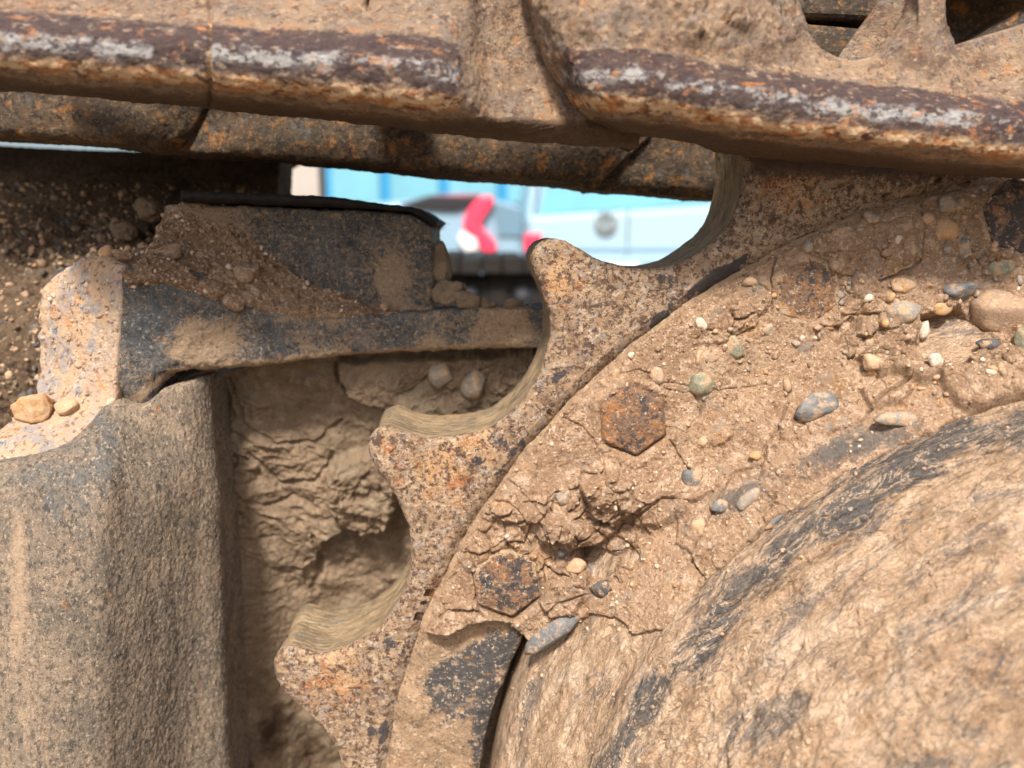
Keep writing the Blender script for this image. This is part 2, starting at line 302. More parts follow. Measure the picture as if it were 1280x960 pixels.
def spl(C, t):                              # Catmull-Rom through C (n,...,3) at t in 0..n-1, tangents by spacing
    n = len(C); i = np.clip(np.floor(t).astype(int), 0, n-2); f = (t-i)
    p1, p2 = C[i], C[i+1]; p0 = C[np.maximum(i-1, 0)]; p3 = C[np.minimum(i+2, n-1)]
    sh = (len(t),)+(1,)*(C.ndim-1); f = f.reshape(sh)
    L = lambda a, b: np.maximum(np.linalg.norm(a-b, axis=-1, keepdims=True), 1e-7)
    d1, d0, d2 = L(p2, p1), L(p1, p0), L(p3, p2)
    e0 = (i == 0).reshape(sh); e1 = (i == n-2).reshape(sh)
    m1 = np.where(e0, p2-p1, ((p1-p0)/d0*d1+(p2-p1)/d1*d0)/(d0+d1)*d1)
    m2 = np.where(e1, p2-p1, ((p2-p1)/d1*d2+(p3-p2)/d2*d1)/(d1+d2)*d1)
    f2, f3 = f*f, f*f*f
    return (2*f3-3*f2+1)*p1+(f3-2*f2+f)*m1+(-2*f3+3*f2)*p2+(f3-f2)*m2
def even(C, n):                             # resample polyline spline evenly
    t = np.linspace(0, len(C)-1, len(C)*24); Q = spl(C, t); d = np.r_[0, np.cumsum(np.linalg.norm(np.diff(Q, axis=0), axis=1))]
    return spl(C, np.interp(np.linspace(0, d[-1], n), d, t))
def loft(rows, step=0.0009, same=False):
    R = [np.array([P(a[0], a[1], a[2]) for a in r]) for r in rows]
    ln = max(np.linalg.norm(np.diff(r, axis=0), axis=1).sum() for r in R); nu = int(ln/step)+2
    if same:
        A = np.stack(R); w = np.linalg.norm(np.diff(A, axis=1), axis=2).mean(0); d = np.r_[0, np.cumsum(w)]
        t = np.interp(np.linspace(0, d[-1], nu), d, np.arange(len(d))); G = np.stack([spl(r, t) for r in R])
    else: G = np.stack([even(r, nu) for r in R])
    w = np.linalg.norm(np.diff(G, axis=0), axis=2).mean(1); d = np.r_[0, np.cumsum(w)]; nv = int(d[-1]/step)+2
    t = np.interp(np.linspace(0, d[-1], nv), d, np.arange(len(d)))
    return spl(G, t)
def normals(G):
    du = np.gradient(G, axis=1); dv = np.gradient(G, axis=0); n = np.cross(du, dv)
    n /= np.maximum(np.linalg.norm(n, axis=-1, keepdims=True), 1e-12)
    if n[..., 1].mean() > 0: n = -n
    return n
def skin(name, G, mat, parent=None, disp=None, attr=None, back=0.0, sides='udlr', bstep=0.0015, extra=None, origin=None, rnd=.0025):
    """grid -> solid: displaced front, rounded-over rim, side walls going straight back, closed behind"""
    nv, nu = G.shape[:2]
    if back and rnd:
        G = G.copy()
        du = np.linalg.norm(np.diff(G, axis=1), axis=2).mean(0); dv = np.linalg.norm(np.diff(G, axis=0), axis=2).mean(1)
        cu = np.r_[0, np.cumsum(du)]; cv = np.r_[0, np.cumsum(dv)]
        for dist_, ax in ((cu, 1), (cu[-1]-cu, 1), (cv, 0), (cv[-1]-cv, 0)):
            e = rnd-np.sqrt(np.maximum(rnd**2-np.maximum(rnd-dist_, 0)**2, 0)); G[..., 1] += (e[None, :] if ax == 1 else e[:, None])
    if back:
        k = max(2, int(back/bstep)); ys = np.linspace(0, back, k+1)[1:]
        def pad(G, ax, end):
            E = np.take(G, [0] if end == 0 else [-1], axis=ax); add = [E+np.array([0, y, 0]) for y in ys]
            return np.concatenate((add[::-1]+[G]) if end == 0 else ([G]+add), axis=ax)
        if 'u' in sides: G = pad(G, 0, 0)
        if 'd' in sides: G = pad(G, 0, 1)
        if 'l' in sides: G = pad(G, 1, 0)
        if 'r' in sides: G = pad(G, 1, 1)
        nv, nu = G.shape[:2]
    N = normals(G); PX, PY = proj(G)
    du = np.linalg.norm(np.diff(G, axis=1), axis=2).mean(0); dv = np.linalg.norm(np.diff(G, axis=0), axis=2).mean(1)
    uu = np.broadcast_to(np.r_[0, np.cumsum(du)][None, :], (nv, nu)); vv = np.broadcast_to(np.r_[0, np.cumsum(dv)][:, None], (nv, nu))
    if disp is not None: G = G+N*disp(G, PX, PY, uu, vv)[..., None]
    at = {'uu': uu, 'vv': vv}
    if attr is not None: at.update(attr(G, PX, PY, uu, vv))
    idx = np.arange(nv*nu).reshape(nv, nu)
    q = np.stack([idx[:-1, :-1], idx[:-1, 1:], idx[1:, 1:], idx[1:, :-1]], -1).reshape(-1, 4)
    c = np.cross(G[nv//2, nu//2+1]-G[nv//2, nu//2], G[nv//2+1, nu//2]-G[nv//2, nu//2])
    V = G.reshape(-1, 3)
    if back:                                  # coarse closing sheet behind
        ring = np.r_[idx[0, :], idx[1:, -1], idx[-1, -2::-1], idx[-2:0:-1, 0]]
        V = np.vstack([V, V[ring].mean(0)+np.array([0, back*.2, 0])]); cidx = len(V)-1
        tri = np.stack([ring, np.roll(ring, 1), np.full(len(ring), cidx), np.full(len(ring), cidx)], -1)
        at = {kk: np.r_[np.asarray(a).ravel(), 0.0] for kk, a in at.items()}
        if c[1] > 0: q = q[:, ::-1]; tri = tri[:, ::-1]
        polys = None
        me_q = q
        o = mesh_obj(name, V, me_q, mat, parent, at, origin=origin)
        # closing fan as its own small set of triangles
        import bmesh
        bm = bmesh.new(); bm.from_mesh(o.data); bm.verts.ensure_lookup_table()
        for a, b in zip(ring, np.roll(ring, 1)):
            if a != b:
                try: bm.faces.new((bm.verts[int(a)], bm.verts[int(b)], bm.verts[cidx]))
                except Exception: pass
        bm.to_mesh(o.data); bm.free()
        return o
    if c[1] > 0: q = q[:, ::-1]
    return mesh_obj(name, V, q, mat, parent, at, origin=origin)
def box(name, x0, x1, y0, y1, z0, z1, mat, parent=None, bev=0.0, rot=0):
    import bmesh
    bm = bmesh.new(); bmesh.ops.create_cube(bm, size=1)
    for v in bm.verts: v.co = Vector(((x0+x1)/2+v.co.x*(x1-x0), (y0+y1)/2+v.co.y*(y1-y0), (z0+z1)/2+v.co.z*(z1-z0)))
    if bev: bmesh.ops.bevel(bm, geom=bm.edges[:]+bm.verts[:], offset=bev, segments=3, affect='EDGES', profile=.5)
    if rot:
        c = Vector(((x0+x1)/2, (y0+y1)/2, (z0+z1)/2)); bmesh.ops.rotate(bm, cent=c, matrix=Matrix.Rotation(rot, 3, 'Y'), verts=bm.verts)
    V = np.array([v.co for v in bm.verts]); F = [[v.index for v in f.verts] for f in bm.faces]; bm.free()
    return mesh_obj(name, V, None, mat, parent, smooth=False, polys=F)
def noise_disp(a1, s1, a2=0, s2=.004, a3=0, s3=.0015, ridge=False):
    def f(G, PX, PY, uu, vv):
        d = a1*fbm(G, s1, 3, .5, ridge)
        if a2: d = d+a2*fbm(G, s2, 3, .55, seed=1)
        if a3: d = d+a3*fbm(G, s3, 2, .6, seed=2)
        return d
    return f

#@@BODY
# ================================================================== SPROCKET
TOOTH = [(929,240),(916,277),(886,307),(849,330),(800,337),(760,328),(729,314),(704,300),(688,298),(672,306),(664,322),(668,340),(679,367),(688,405),(682,446),(667,482),(640,517),(615,536),(584,545),(552,549),(521,547),(499,540),(480,534),(466,541),(460,556),(463,574),(473,594),(487,614),(499,636),(509,660),(513,690),(508,730),(492,764),(469,791),(441,808),(414,819),(394,821),(375,816),(357,812),(344,821),(340,842),(350,864),(378,891),(403,916),(419,938),(427,965)]
T3 = P([a for a, b in TOOTH], [b for a, b in TOOTH], 0.0)
tr = np.hypot(T3[:, 0]-SCX, T3[:, 2]-SCZ); ta = np.degrees(np.arctan2(T3[:, 2]-SCZ, T3[:, 0]-SCX))
STEP = 17.3
seg = [(r, a) for r, a in zip(tr, ta)]
one = [(r, a) for r, a in seg[8:23]]                          # tip of one tooth to the tip of the next
start = [(r, a-STEP*k+1.3) for k in (3, 2) for r, a in one]
first = [(r, a-STEP+1.3) for r, a in one if a-STEP+1.3 < seg[0][1]-.3]
tail_src = [(r, a) for r, a in seg[23:]]
last_a = seg[-1][1]
tail = [(r, a+STEP) for r, a in seg[23:] if a+STEP > last_a+0.8]+[(r, a+2*STEP) for r, a in seg[23:-1] if a+2*STEP > last_a+STEP+.8]
prof = np.array(start+first+seg+tail)
C2 = np.stack([SCX+prof[:, 0]*np.cos(np.radians(prof[:, 1])), 0*prof[:, 0], SCZ+prof[:, 0]*np.sin(np.radians(prof[:, 1]))], 1)
NU = 2300
O = even(C2, NU)
oa = np.unwrap(np.arctan2(O[:, 2]-SCZ, O[:, 0]-SCX)); ia = np.linspace(oa[0], oa[-1], NU)
ker = np.hanning(151); ker /= ker.sum(); pad = np.pad(oa, 75, mode='edge'); sm = np.convolve(pad, ker, 'valid'); ia = sm
R_IN = 0.4732
def circ(r, y, a=ia): return np.stack([SCX+r*np.cos(a), np.full(a.shape, y), SCZ+r*np.sin(a)], 1)
# outward normal of the contour for the rounded edge
dO = np.gradient(O, axis=0); nO = np.stack([dO[:, 2], 0*dO[:, 0], -dO[:, 0]], 1); nO /= np.linalg.norm(nO, axis=1)[:, None]
mid = circ(0.45, 0)
if ((O-mid)*nO).sum() < 0: nO = -nO
BR, TK = 0.0060, 0.070
rows = []
I0 = circ(R_IN-.004, .012); I1 = circ(R_IN, .005); I2 = circ(R_IN+.007, 0.0)
rows += [I0, I1]
inner = O-nO*BR
for t in np.linspace(0, 1, 100): rows.append(I2*(1-t)+inner*t)
for a in np.linspace(9, 90, 9): rows.append(O-nO*BR+nO*BR*math.sin(rad(a))+np.array([0, BR*(1-math.cos(rad(a))), 0]))
n_front = len(rows)
G = np.stack(rows)
ringN = np.arange(G.shape[0])
sprocket = thing('sprocket', (SCX, 0.03, SCZ), 'large rusty toothed drive sprocket with curved teeth and mud caked hub', 'sprocket')
def ring_disp(G, PX, PY, uu, vv):
    return 0.0011*fbm(G, .03, 2)+0.0009*fbm(G, .008, 3, seed=3)+0.0004*fbm(G, .0024, 3, .65, seed=4)
def ring_attr(G, PX, PY, uu, vv):
    r = np.hypot(G[..., 0]-SCX, G[..., 2]-SCZ)
    rim = np.exp(-((r-.4768)/.0048)**4)*(.85+.5*fbm(G, .05, 2, seed=78))
    sp = np.zeros(r.shape)
    for x, y, a, b, t in ((625, 555, 16, 12, -30), (487, 806, 14, 16, 0), (465, 912, 12, 14, 0), (828, 355, 22, 18, 0), (830, 400, 10, 10, 0), (600, 575, 12, 9, 20), (700, 470, 14, 8, -40), (900, 340, 30, 12, -30)):
        sp = np.maximum(sp, blob(PX, PY, x, y, a*1.3, b*1.3, t))
    rust = np.zeros(r.shape)
    for x, y, a in ((550, 590, 60), (420, 850, 55), (600, 560, 40), (560, 740, 40), (480, 560, 20), (700, 350, 45), (1000, 230, 60)): rust = np.maximum(rust, blob(PX, PY, x, y, a))
    dk = ss(260, 200, PY)*ss(900, 960, PX)  # cast shadow of the track, painted into the ring colour
    return {'paint': np.clip(.12+rim*.44+sp*.5+dk*.1, 0, 1), 'rust': rust, 'track_shade': dk}
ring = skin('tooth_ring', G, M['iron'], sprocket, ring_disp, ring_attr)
# flank surface through the thickness, with the back face
rows = [O+np.array([0, y, 0]) for y in np.linspace(BR*.97, TK-BR, 74)]
for a in np.linspace(15, 90, 4): rows.append(O-nO*BR+nO*BR*math.cos(rad(a))+np.array([0, TK-BR+BR*math.sin(rad(a)), 0]))
for t in np.linspace(.15, 1, 8): rows.append((O-nO*BR)*(1-t)+circ(R_IN-.004, 0)*t+np.array([0, TK, 0]))
G2 = np.stack(rows)
N2 = np.broadcast_to(nO[None], G2.shape)
uu = np.broadcast_to(np.r_[0, np.cumsum(np.linalg.norm(np.diff(O, axis=0), axis=1))][None], G2.shape[:2])
vv = np.broadcast_to(np.linspace(0, .09, G2.shape[0])[:, None], G2.shape[:2])
SV = np.stack([uu*.12, vv+uu*.06, 0*uu], -1)
fade = ss(0, .004, vv)
d = (0.0004*fbm(SV, .009, 3)+0.0003*fbm(SV, .003, 2, seed=5))*fade + ring_disp(G2, 0, 0, 0, 0)*.8
d = d - 0.0022*np.exp(-((vv-.035)/.022)**2)
G2 = G2+N2*d[..., None]
nv_, nu_ = G2.shape[:2]; idx = np.arange(nv_*nu_).reshape(nv_, nu_)
q = np.stack([idx[:-1, :-1], idx[:-1, 1:], idx[1:, 1:], idx[1:, :-1]], -1).reshape(-1, 4)
mesh_obj('tooth_flank', G2.reshape(-1, 3), q, M['band'], sprocket, {'uu': uu, 'vv': vv})

# ---- hub: bolting flange, groove, drum wall, domed cover (lathed about the sprocket axis)
TH0, TH1 = 60, 215
def polar(prof, th0, th1, step):
    pr = np.array([(r, y, 0) for r, y in prof], float)
    L = np.linalg.norm(np.diff(pr, axis=0), axis=1).sum(); nv = int(L/step)+2
    pts = even(pr, nv); r, y = pts[:, 0], pts[:, 1]
    a = np.radians(np.linspace(th0, th1, int(rad(th1-th0)*max(r.mean(), .25)/step)))
    G = np.stack([SCX+r[:, None]*np.cos(a)[None], np.broadcast_to(y[:, None], (nv, len(a))), SCZ+r[:, None]*np.sin(a)[None]], -1)
    return G[:, ::-1], r, a
def fl_disp(G, PX, PY, uu, vv):
    m = ss(810, 850, PY+.35*(PX-520)+20*fbm(G, .02, 3, seed=8))
    thin = ss(-.1, .35, fbm(G, .035, 3, seed=9)+.25*blob(PX, PY, 520, 930, 60, 90)-.5*blob(PX, PY, 575, 850, 40, 60))
    return .0022*thin+.0006*fbm(G, .005, 3)
def fl_attr(G, PX, PY, uu, vv):
    thin = ss(-.1, .35, fbm(G, .035, 3, seed=9)+.25*blob(PX, PY, 520, 930, 60, 90)-.5*blob(PX, PY, 575, 850, 40, 60))
    return {'mud': .25+.6*thin, 'paint': np.clip(.30+.75*blob(PX, PY, 600, 820, 55, 22, -25)+.45*blob(PX, PY, 555, 865, 45, 50)+.55*blob(PX, PY, 610, 910, 22, 90, 10)-.6*blob(PX, PY, 545, 795, 40, 25)-.4*blob(PX, PY, 505, 900, 25, 80), 0, 1)}
G, _, _ = polar([(.474, .007), (.470, .004), (.44, .001), (.412, -.001), (.4085, .001), (.4075, .006), (.4075, .045)], TH0, TH1, .0009)
skin('bolting_flange', G, M['flange'] if 'flange' in M else M['painted'], sprocket, fl_disp, fl_attr)
def hub_disp(G, PX, PY, uu, vv):
    r = np.hypot(G[..., 0]-SCX, G[..., 2]-SCZ)
    S = np.stack([uu*.35, vv, 0*uu], -1); S2 = np.stack([uu*.45+vv*.25, vv, 0*uu], -1)
    dome = ss(.350, .335, r); gv = ss(.3975, .390, r)
    return gv*(.0022*fbm(S*np.array([1.6, 1, 1]), .010, 4, .6, seed=1)*(1+.8*dome)+.0050*dome*fbm(S2*np.array([1.4, 1, 1])+.004*fbm(G, .012, 2, seed=14)[..., None], .013, 4, .6, ridge=True, seed=4)+.0012*(1-dome)*fbm(S2*np.array([1.8, 1, 1]), .008, 3, ridge=True, seed=15)+.004*fbm(G, .09, 2, seed=6)+.0007*fbm(G, .003, 2)
            +.003*(1-dome)*fbm(S, .03, 2, seed=12))
def hub_attr(G, PX, PY, uu, vv):
    r = np.hypot(G[..., 0]-SCX, G[..., 2]-SCZ)
    rim = np.exp(-((r-.343)/.010)**2); a = np.arctan2(G[..., 2]-SCZ, G[..., 0]-SCX)
    dome = ss(.345, .33, r)
    return {'paint': np.clip(.80*np.exp(-((r-.345+.006*fbm(G, .05, 2, seed=77))/.013)**2)+.22*dome+.30*blob(PX, PY, 640, 900, 50, 120)+.25*blob(PX, PY, 1150, 560, 120, 30, -25)+.12*ss(.36, .40, r), 0, 1), 'rust': 0*r, 'dome': dome}
G, _, _ = polar([(.397, .045), (.397, .010), (.394, -.002), (.385, -.014), (.365, -.038), (.352, -.058), (.3505, -.070), (.3475, -.0765), (.340, -.079), (.330, -.083), (.316, -.100), (.285, -.145), (.24, -.185), (.18, -.215), (.10, -.235), (.012, -.240)], TH0, TH1, .0011)
skin('drum_cover', G, M['hub'], sprocket, hub_disp, hub_attr)
G, _, _ = polar([(.41, .040), (.40, .042), (.39, .040)], TH0, TH1, .003)
skin('groove_floor', G, M['mud_dark'], sprocket)

# ---- bolts
def hexbolt(px, py, rpx, off, y, tilt=0, bury=0.0, pa=.5, md=.5):
    c = P(px, py, y); R = rpx/F_PX*(y+DIST)
    rings = [(0, 0), ]; nr, na = 46, 150
    a = np.linspace(0, 2*math.pi, na, endpoint=False)
    k = (np.degrees(a)-off) % 60-30; hx = math.cos(rad(30))/np.cos(np.radians(k))
    hx = np.minimum(hx, .975)
    V = []; 
    for t in np.linspace(0.02, 1, nr): V.append((R*t*hx, np.full(na, -0.0018*(1-t**2)+.0022*ss(.90, 1.0, t))))
    for t in np.linspace(.1, 1, 12): V.append((R*hx*(1+.01*t), np.full(na, .0022+.020*t)))
    rr = np.stack([v[0] for v in V]); yy = np.stack([v[1] for v in V])
    G = np.stack([c[0]+rr*np.cos(a), y+yy, c[2]+rr*np.sin(a)], -1)
    n = np.zeros(G.shape); n[:nr, :, 1] = -1; n[nr:, :, 0] = np.cos(a); n[nr:, :, 2] = np.sin(a)
    G = G+n*(.0012*fbm(G, .009, 3, seed=px)+.0005*fbm(G, .0025, 2))[..., None]
    nv, nu = G.shape[:2]; idx = np.arange(nv*nu).reshape(nv, nu); r1 = np.roll(idx, -1, axis=1)
    q = np.stack([idx[:-1], r1[:-1], r1[1:], idx[1:]], -1).reshape(-1, 4)
    q = np.vstack([q, np.stack([idx[0], r1[0], np.full(nu, nv*nu), np.full(nu, nv*nu)], -1)[:0]])
    V = np.vstack([G.reshape(-1, 3)])
    e = np.full((nv, nu), 0.0)
    PX, PY = proj(G); 
    mud = md*ss(.55, 1, np.hypot(PX-px, PY-py)/rpx)+.35*(md > .6)
    o = mesh_obj('bolt', V, q, M['bolt'], sprocket, {'uu': e, 'vv': e, 'mud': mud, 'paint': np.full((nv, nu), pa)})
    return o
hexbolt(792, 527, 48, 35, -.0105, pa=.35, md=.5)['label'] = 'round worn hex bolt head, dark and rusty, in the middle of the mud'
hexbolt(634, 730, 50, 38, -.0100, pa=.62, md=.65)['label'] = 'hex bolt head with blue black paint left on it, above the broken mud edge'
hexbolt(1010, 362, 48, 42, -.0065, pa=.35, md=.8)['label'] = 'bolt head nearly buried in mud'
hexbolt(1276, 272, 50, 45, -.0080, pa=.70, md=.5)['label'] = 'dark bolt head at the top under the track'

# ---- caked mud on the hub
stones = [
 (1022,510,62,42,4,'slate','biggest dark blue grey rounded pebble, below the middle of the mud face',.55,.35),
 (1128,527,76,25,-2,'grey','long flat pale grey pebble beside the crack near the drum rim',.4,.5),
 (879,478,36,38,10,'green','squarish dark green grey pebble below a pale oval one',.5,.6),
 (919,436,31,44,12,'green','pale green oval pebble standing upright above the squarish one',.35,.3),
 (821,472,22,28,15,'grey','small grey pebble just above the round worn bolt head',.5,.4),
 (877,406,16,19,10,'white','tiny white pebble alone close to the tooth ring seam',.5,.7),
 (874,448,14,22,-10,'tan','narrow tan pebble touching a brown one left of the pale oval',.5,.4),
 (891,448,22,16,0,'brown','small brown pebble tucked between narrow tan and pale oval stones',.4,.5),
 (960,412,25,24,0,'grey','grey pebble below the nearly buried bolt head',.35,.5),
 (1130,393,54,46,-15,'grey','large round speckled grey pebble left of the small white egg shaped one',.4,.25),
 (1157,413,17,25,-12,'white','small white egg shaped pebble at the edge of the hollow',.7,.2),
 (1178,386,32,18,-8,'ochre','yellow ochre pebble above the hollow',.45,.4),
 (1203,362,46,27,5,'slate','dark grey angular pebble between the ochre pebble and the flat greenish one',.55,.6),
 (1254,332,46,35,8,'green','flat greenish grey stone below the dark bolt head at the right',.4,.6),
 (1205,310,24,33,-12,'slate','dark slate chip beside the round orange pebble',.4,.8),
 (1181,290,38,36,0,'ochre','round orange pebble at the top of the mud',.35,.2),
 (1143,312,16,17,0,'green','tiny grey green pebble left of the round orange one',.35,.4),
 (1252,393,84,62,-12,'brown','largest brown layered stone sitting in the hollow at the right edge',.55,.45),
 (1281,425,20,36,0,'green','pale rounded stone cut by the right edge of the frame',.6,.2),
 (1240,430,38,19,-8,'dark','dark white flecked stone wedged under the largest brown one',.6,.7),
 (945,571,17,14,10,'ochre','tiny yellow pebble below the biggest dark rounded pebble',.6,.4),
 (869,600,36,31,-25,'slate','blue grey stone half sunk below the round worn bolt head',.3,.5),
 (879,553,13,17,0,'tan','tiny cream pebble below and right of the round worn bolt head',.6,.4),
 (903,634,32,22,10,'slate','dark angular chip beside the long triangular sliver',.4,.9),
 (936,628,46,22,50,'grey','long triangular grey sliver right of the dark angular chip',.35,.9),
 (875,661,26,30,10,'tan','khaki triangular stone flush with the mud near the long crack',.2,.9),
 (970,652,40,20,28,'slate','flat bluish stone smeared with mud above the drum rim',.25,.3),
 (917,708,18,27,-15,'slate','small blue green pebble lowest on the hub wall',.35,.5),
 (706,622,25,24,20,'grey','light grey angular stone left of the raised clod',.4,.9),
 (702,692,15,16,0,'dark','small dark round pebble left of the black hollow',.5,.4),
 (694,795,104,36,38,'slate','long smooth dark stone hanging under the mud edge below the painted bolt',.62,.25),
 (752,738,34,26,30,'dark','dark angular stone poking out below the black hollow',.5,.9),
 (742,712,20,15,-10,'slate','glassy dark shard inside the black hollow',.6,.9),
 (1172,452,24,20,-30,'white','cream angular stone on the ledge below the hollow',.5,.8),
 (1045,331,17,18,0,'brown','round brown pebble above the nearly buried bolt head',.6,.3),
 (1024,379,13,9,-10,'white','tiny white chip on the nearly buried bolt head',.6,.5),
 (1039,376,14,20,-15,'brown','mauve grey chip next to the tiny white chip',.3,.6),
 (1190,256,34,24,-15,'grey','speckled pale stone high under the track link',.45,.5),
 (1160,273,17,15,0,'tan','round peach coloured pebble left of the orange one',.5,.2),
 (1090,272,22,14,-8,'grey','flat grey chip close to the ring seam at the top',.4,.6),
 (1124,299,10,12,0,'white','white crumb left of the grey green pebble',.6,.6),
 (1187,311,16,13,0,'grey','dull grey pebble left of the dark slate chip',.35,.5),
 (1130,357,36,20,0,'tan','flat tan stone above the large round speckled pebble',.3,.4),
 (1088,373,14,12,10,'white','small pinkish white chip above the pale smear',.5,.6),
 (1003,423,10,8,0,'white','tiny white crumb right of a grey pebble',.6,.5),
 (769,448,0,0,0,'white','',.5,.5),
 (790,444,10,11,0,'white','tiny cream crumb near the seam above the worn bolt',.6,.5),
 (754,480,10,14,0,'grey','tiny grey pebble left of the worn bolt top corner',.4,.5),
 (769,470,12,20,0,'tan','narrow flat tan chip above the worn bolt',.3,.5),
 (1092,455,28,30,20,'tan','cream crumbly stone left of the ledge',.35,.8),
 (1240,465,16,10,-10,'white','white pebble on the muddy ledge at the right edge',.6,.3),
 (720,710,30,24,0,'tan','round mud coated stone beside the black hollow',.5,.2),
]
CR_LINES = [([(1085, 515), (1105, 500), (1122, 492), (1140, 478)], 2.4, .006), ([(858, 705), (868, 690), (880, 668), (905, 612), (918, 590), (935, 585), (950, 583)], 1.6, .004),
    ([(862, 700), (880, 722), (890, 745), (905, 760)], 1.8, .004), ([(965, 250), (975, 300), (965, 350), (966, 390)], 1.3, .003), ([(925, 340), (945, 352), (962, 368)], 1.2, .002),
    ([(700, 520), (722, 530), (742, 548), (746, 560)], 1.3, .002), ([(1100, 352), (1118, 345), (1140, 335), (1150, 325)], 2.0, .004), ([(1153, 240), (1155, 290), (1152, 320)], 1.2, .002),
    ([(560, 665), (590, 690), (600, 720), (592, 760)], 1.5, .003), ([(680, 770), (700, 750), (740, 742), (765, 738)], 1.6, .003), ([(955, 560), (972, 535), (985, 505)], 1.5, .003),
    ([(600, 590), (640, 600), (680, 640), (690, 680)], 1.2, .002), ([(735, 648), (752, 655), (775, 640), (800, 645), (830, 625), (870, 628), (890, 615)], 2.2, .005),
    ([(836, 550), (850, 570), (862, 590)], 1.4, .003), ([(620, 640), (650, 655), (668, 690)], 1.2, .002), ([(760, 470), (800, 462), (830, 478), (900, 488), (960, 480)], 1.2, .0015),
    ([(1040, 540), (1075, 530), (1090, 512)], 1.3, .003), ([(545, 775), (560, 762), (590, 757), (620, 768)], 2.5, .005)]
CHUNKS = [([(722, 600), (760, 586), (792, 602), (796, 640), (770, 656), (742, 646)], .010, 5), ([(688, 640), (742, 650), (772, 660), (748, 682), (702, 690), (672, 668)], .008, 4),
    ([(795, 622), (850, 616), (864, 640), (832, 660), (790, 660)], .005, 4), ([(532, 786), (552, 762), (578, 748), (615, 754), (642, 776), (610, 772), (580, 782), (550, 792)], .005, 3),
    ([(1075, 492), (1120, 470), (1152, 480), (1130, 505), (1090, 514)], .004, 4), ([(1086, 430), (1150, 438), (1182, 465), (1160, 490), (1100, 476), (1066, 450)], .006, 4),
    ([(598, 602), (650, 590), (694, 618), (684, 650), (630, 652), (588, 642)], .0035, 5), ([(1165, 478), (1300, 440), (1300, 520), (1195, 512)], .006, 5),
    ([(1150, 396), (1200, 384), (1228, 408), (1216, 442), (1176, 444)], -.018, 6), ([(720, 690), (745, 684), (768, 698), (758, 722), (736, 726)], -.018, 4),
    ([(690, 725), (735, 722), (742, 742), (720, 768), (690, 772), (676, 750)], .005, 4), ([(960, 555), (1030, 540), (1080, 560), (1010, 600), (950, 600)], .003, 6),
    ([(850, 640), (890, 632), (905, 680), (870, 700), (845, 680)], .0025, 3), ([(1000, 290), (1060, 280), (1090, 310), (1050, 330), (1000, 325)], .002, 5), ([(870, 395), (960, 345), (966, 380), (900, 430), (865, 430)], .0015, 5)]
MUD_POLY = [(1500, 80), (1300, 190), (1175, 231), (1085, 266), (987, 297), (924, 334), (849, 379), (800, 416), (763, 446), (697, 511), (663, 548), (607, 631), (579, 674), (550, 733), (530, 778), (524, 800), (547, 794), (569, 797), (581, 785), (612, 776), (628, 779), (645, 793), (665, 812), (700, 802), (738, 772), (765, 775), (790, 800), (830, 790), (880, 735), (960, 660), (1050, 598), (1160, 545), (1300, 492), (1500, 450)]
def mud_h(G, PX, PY):
    wob = 7*fbm(G, .012, 4, .6, seed=21)
    sd = poly_sdf(PX, PY, MUD_POLY)
    u, v = G[..., 0], G[..., 2]
    base = .0020*fbm(G, .05, 2, seed=22)+.0024*fbm(G, .018, 4, .55, seed=23)+.0012*fbm(G, .005, 4, .6, seed=24)+.0005*fbm(G, .0018, 2, seed=25)
    crumb = ss(.0, .5, fbm(G, .06, 2, seed=26)+1.1*blob(PX, PY, 735, 660, 95, 60, -25)+.8*blob(PX, PY, 1180, 420, 110, 60)+.5*blob(PX, PY, 1090, 450, 60, 50))
    wu = u+.004*fbm(G, .012, 2, seed=27); wv = v+.004*fbm(G, .012, 2, seed=28)
    f1, f2, idn = worley(wu, wv, .012)
    plate = (idn-.5)*.008*ss(.02, .25, f2-f1)-.003*ss(.12, .0, f2-f1)
    f1b, f2b, idb = worley(wu, wv, .0042, seed=3)
    plate2 = (idb-.5)*.0022
    h = base+crumb*(plate+plate2)
    # hairline shrinkage cracks
    f1c, f2c, _ = worley(u+.006*fbm(G, .02, 3, seed=29), v+.006*fbm(G, .02, 3, seed=30), .026, seed=7)
    h = h-.0016*ss(.035, .0, f2c-f1c)*ss(-.1, .3, fbm(G, .05, 2, seed=31))
    return h, sd, wob
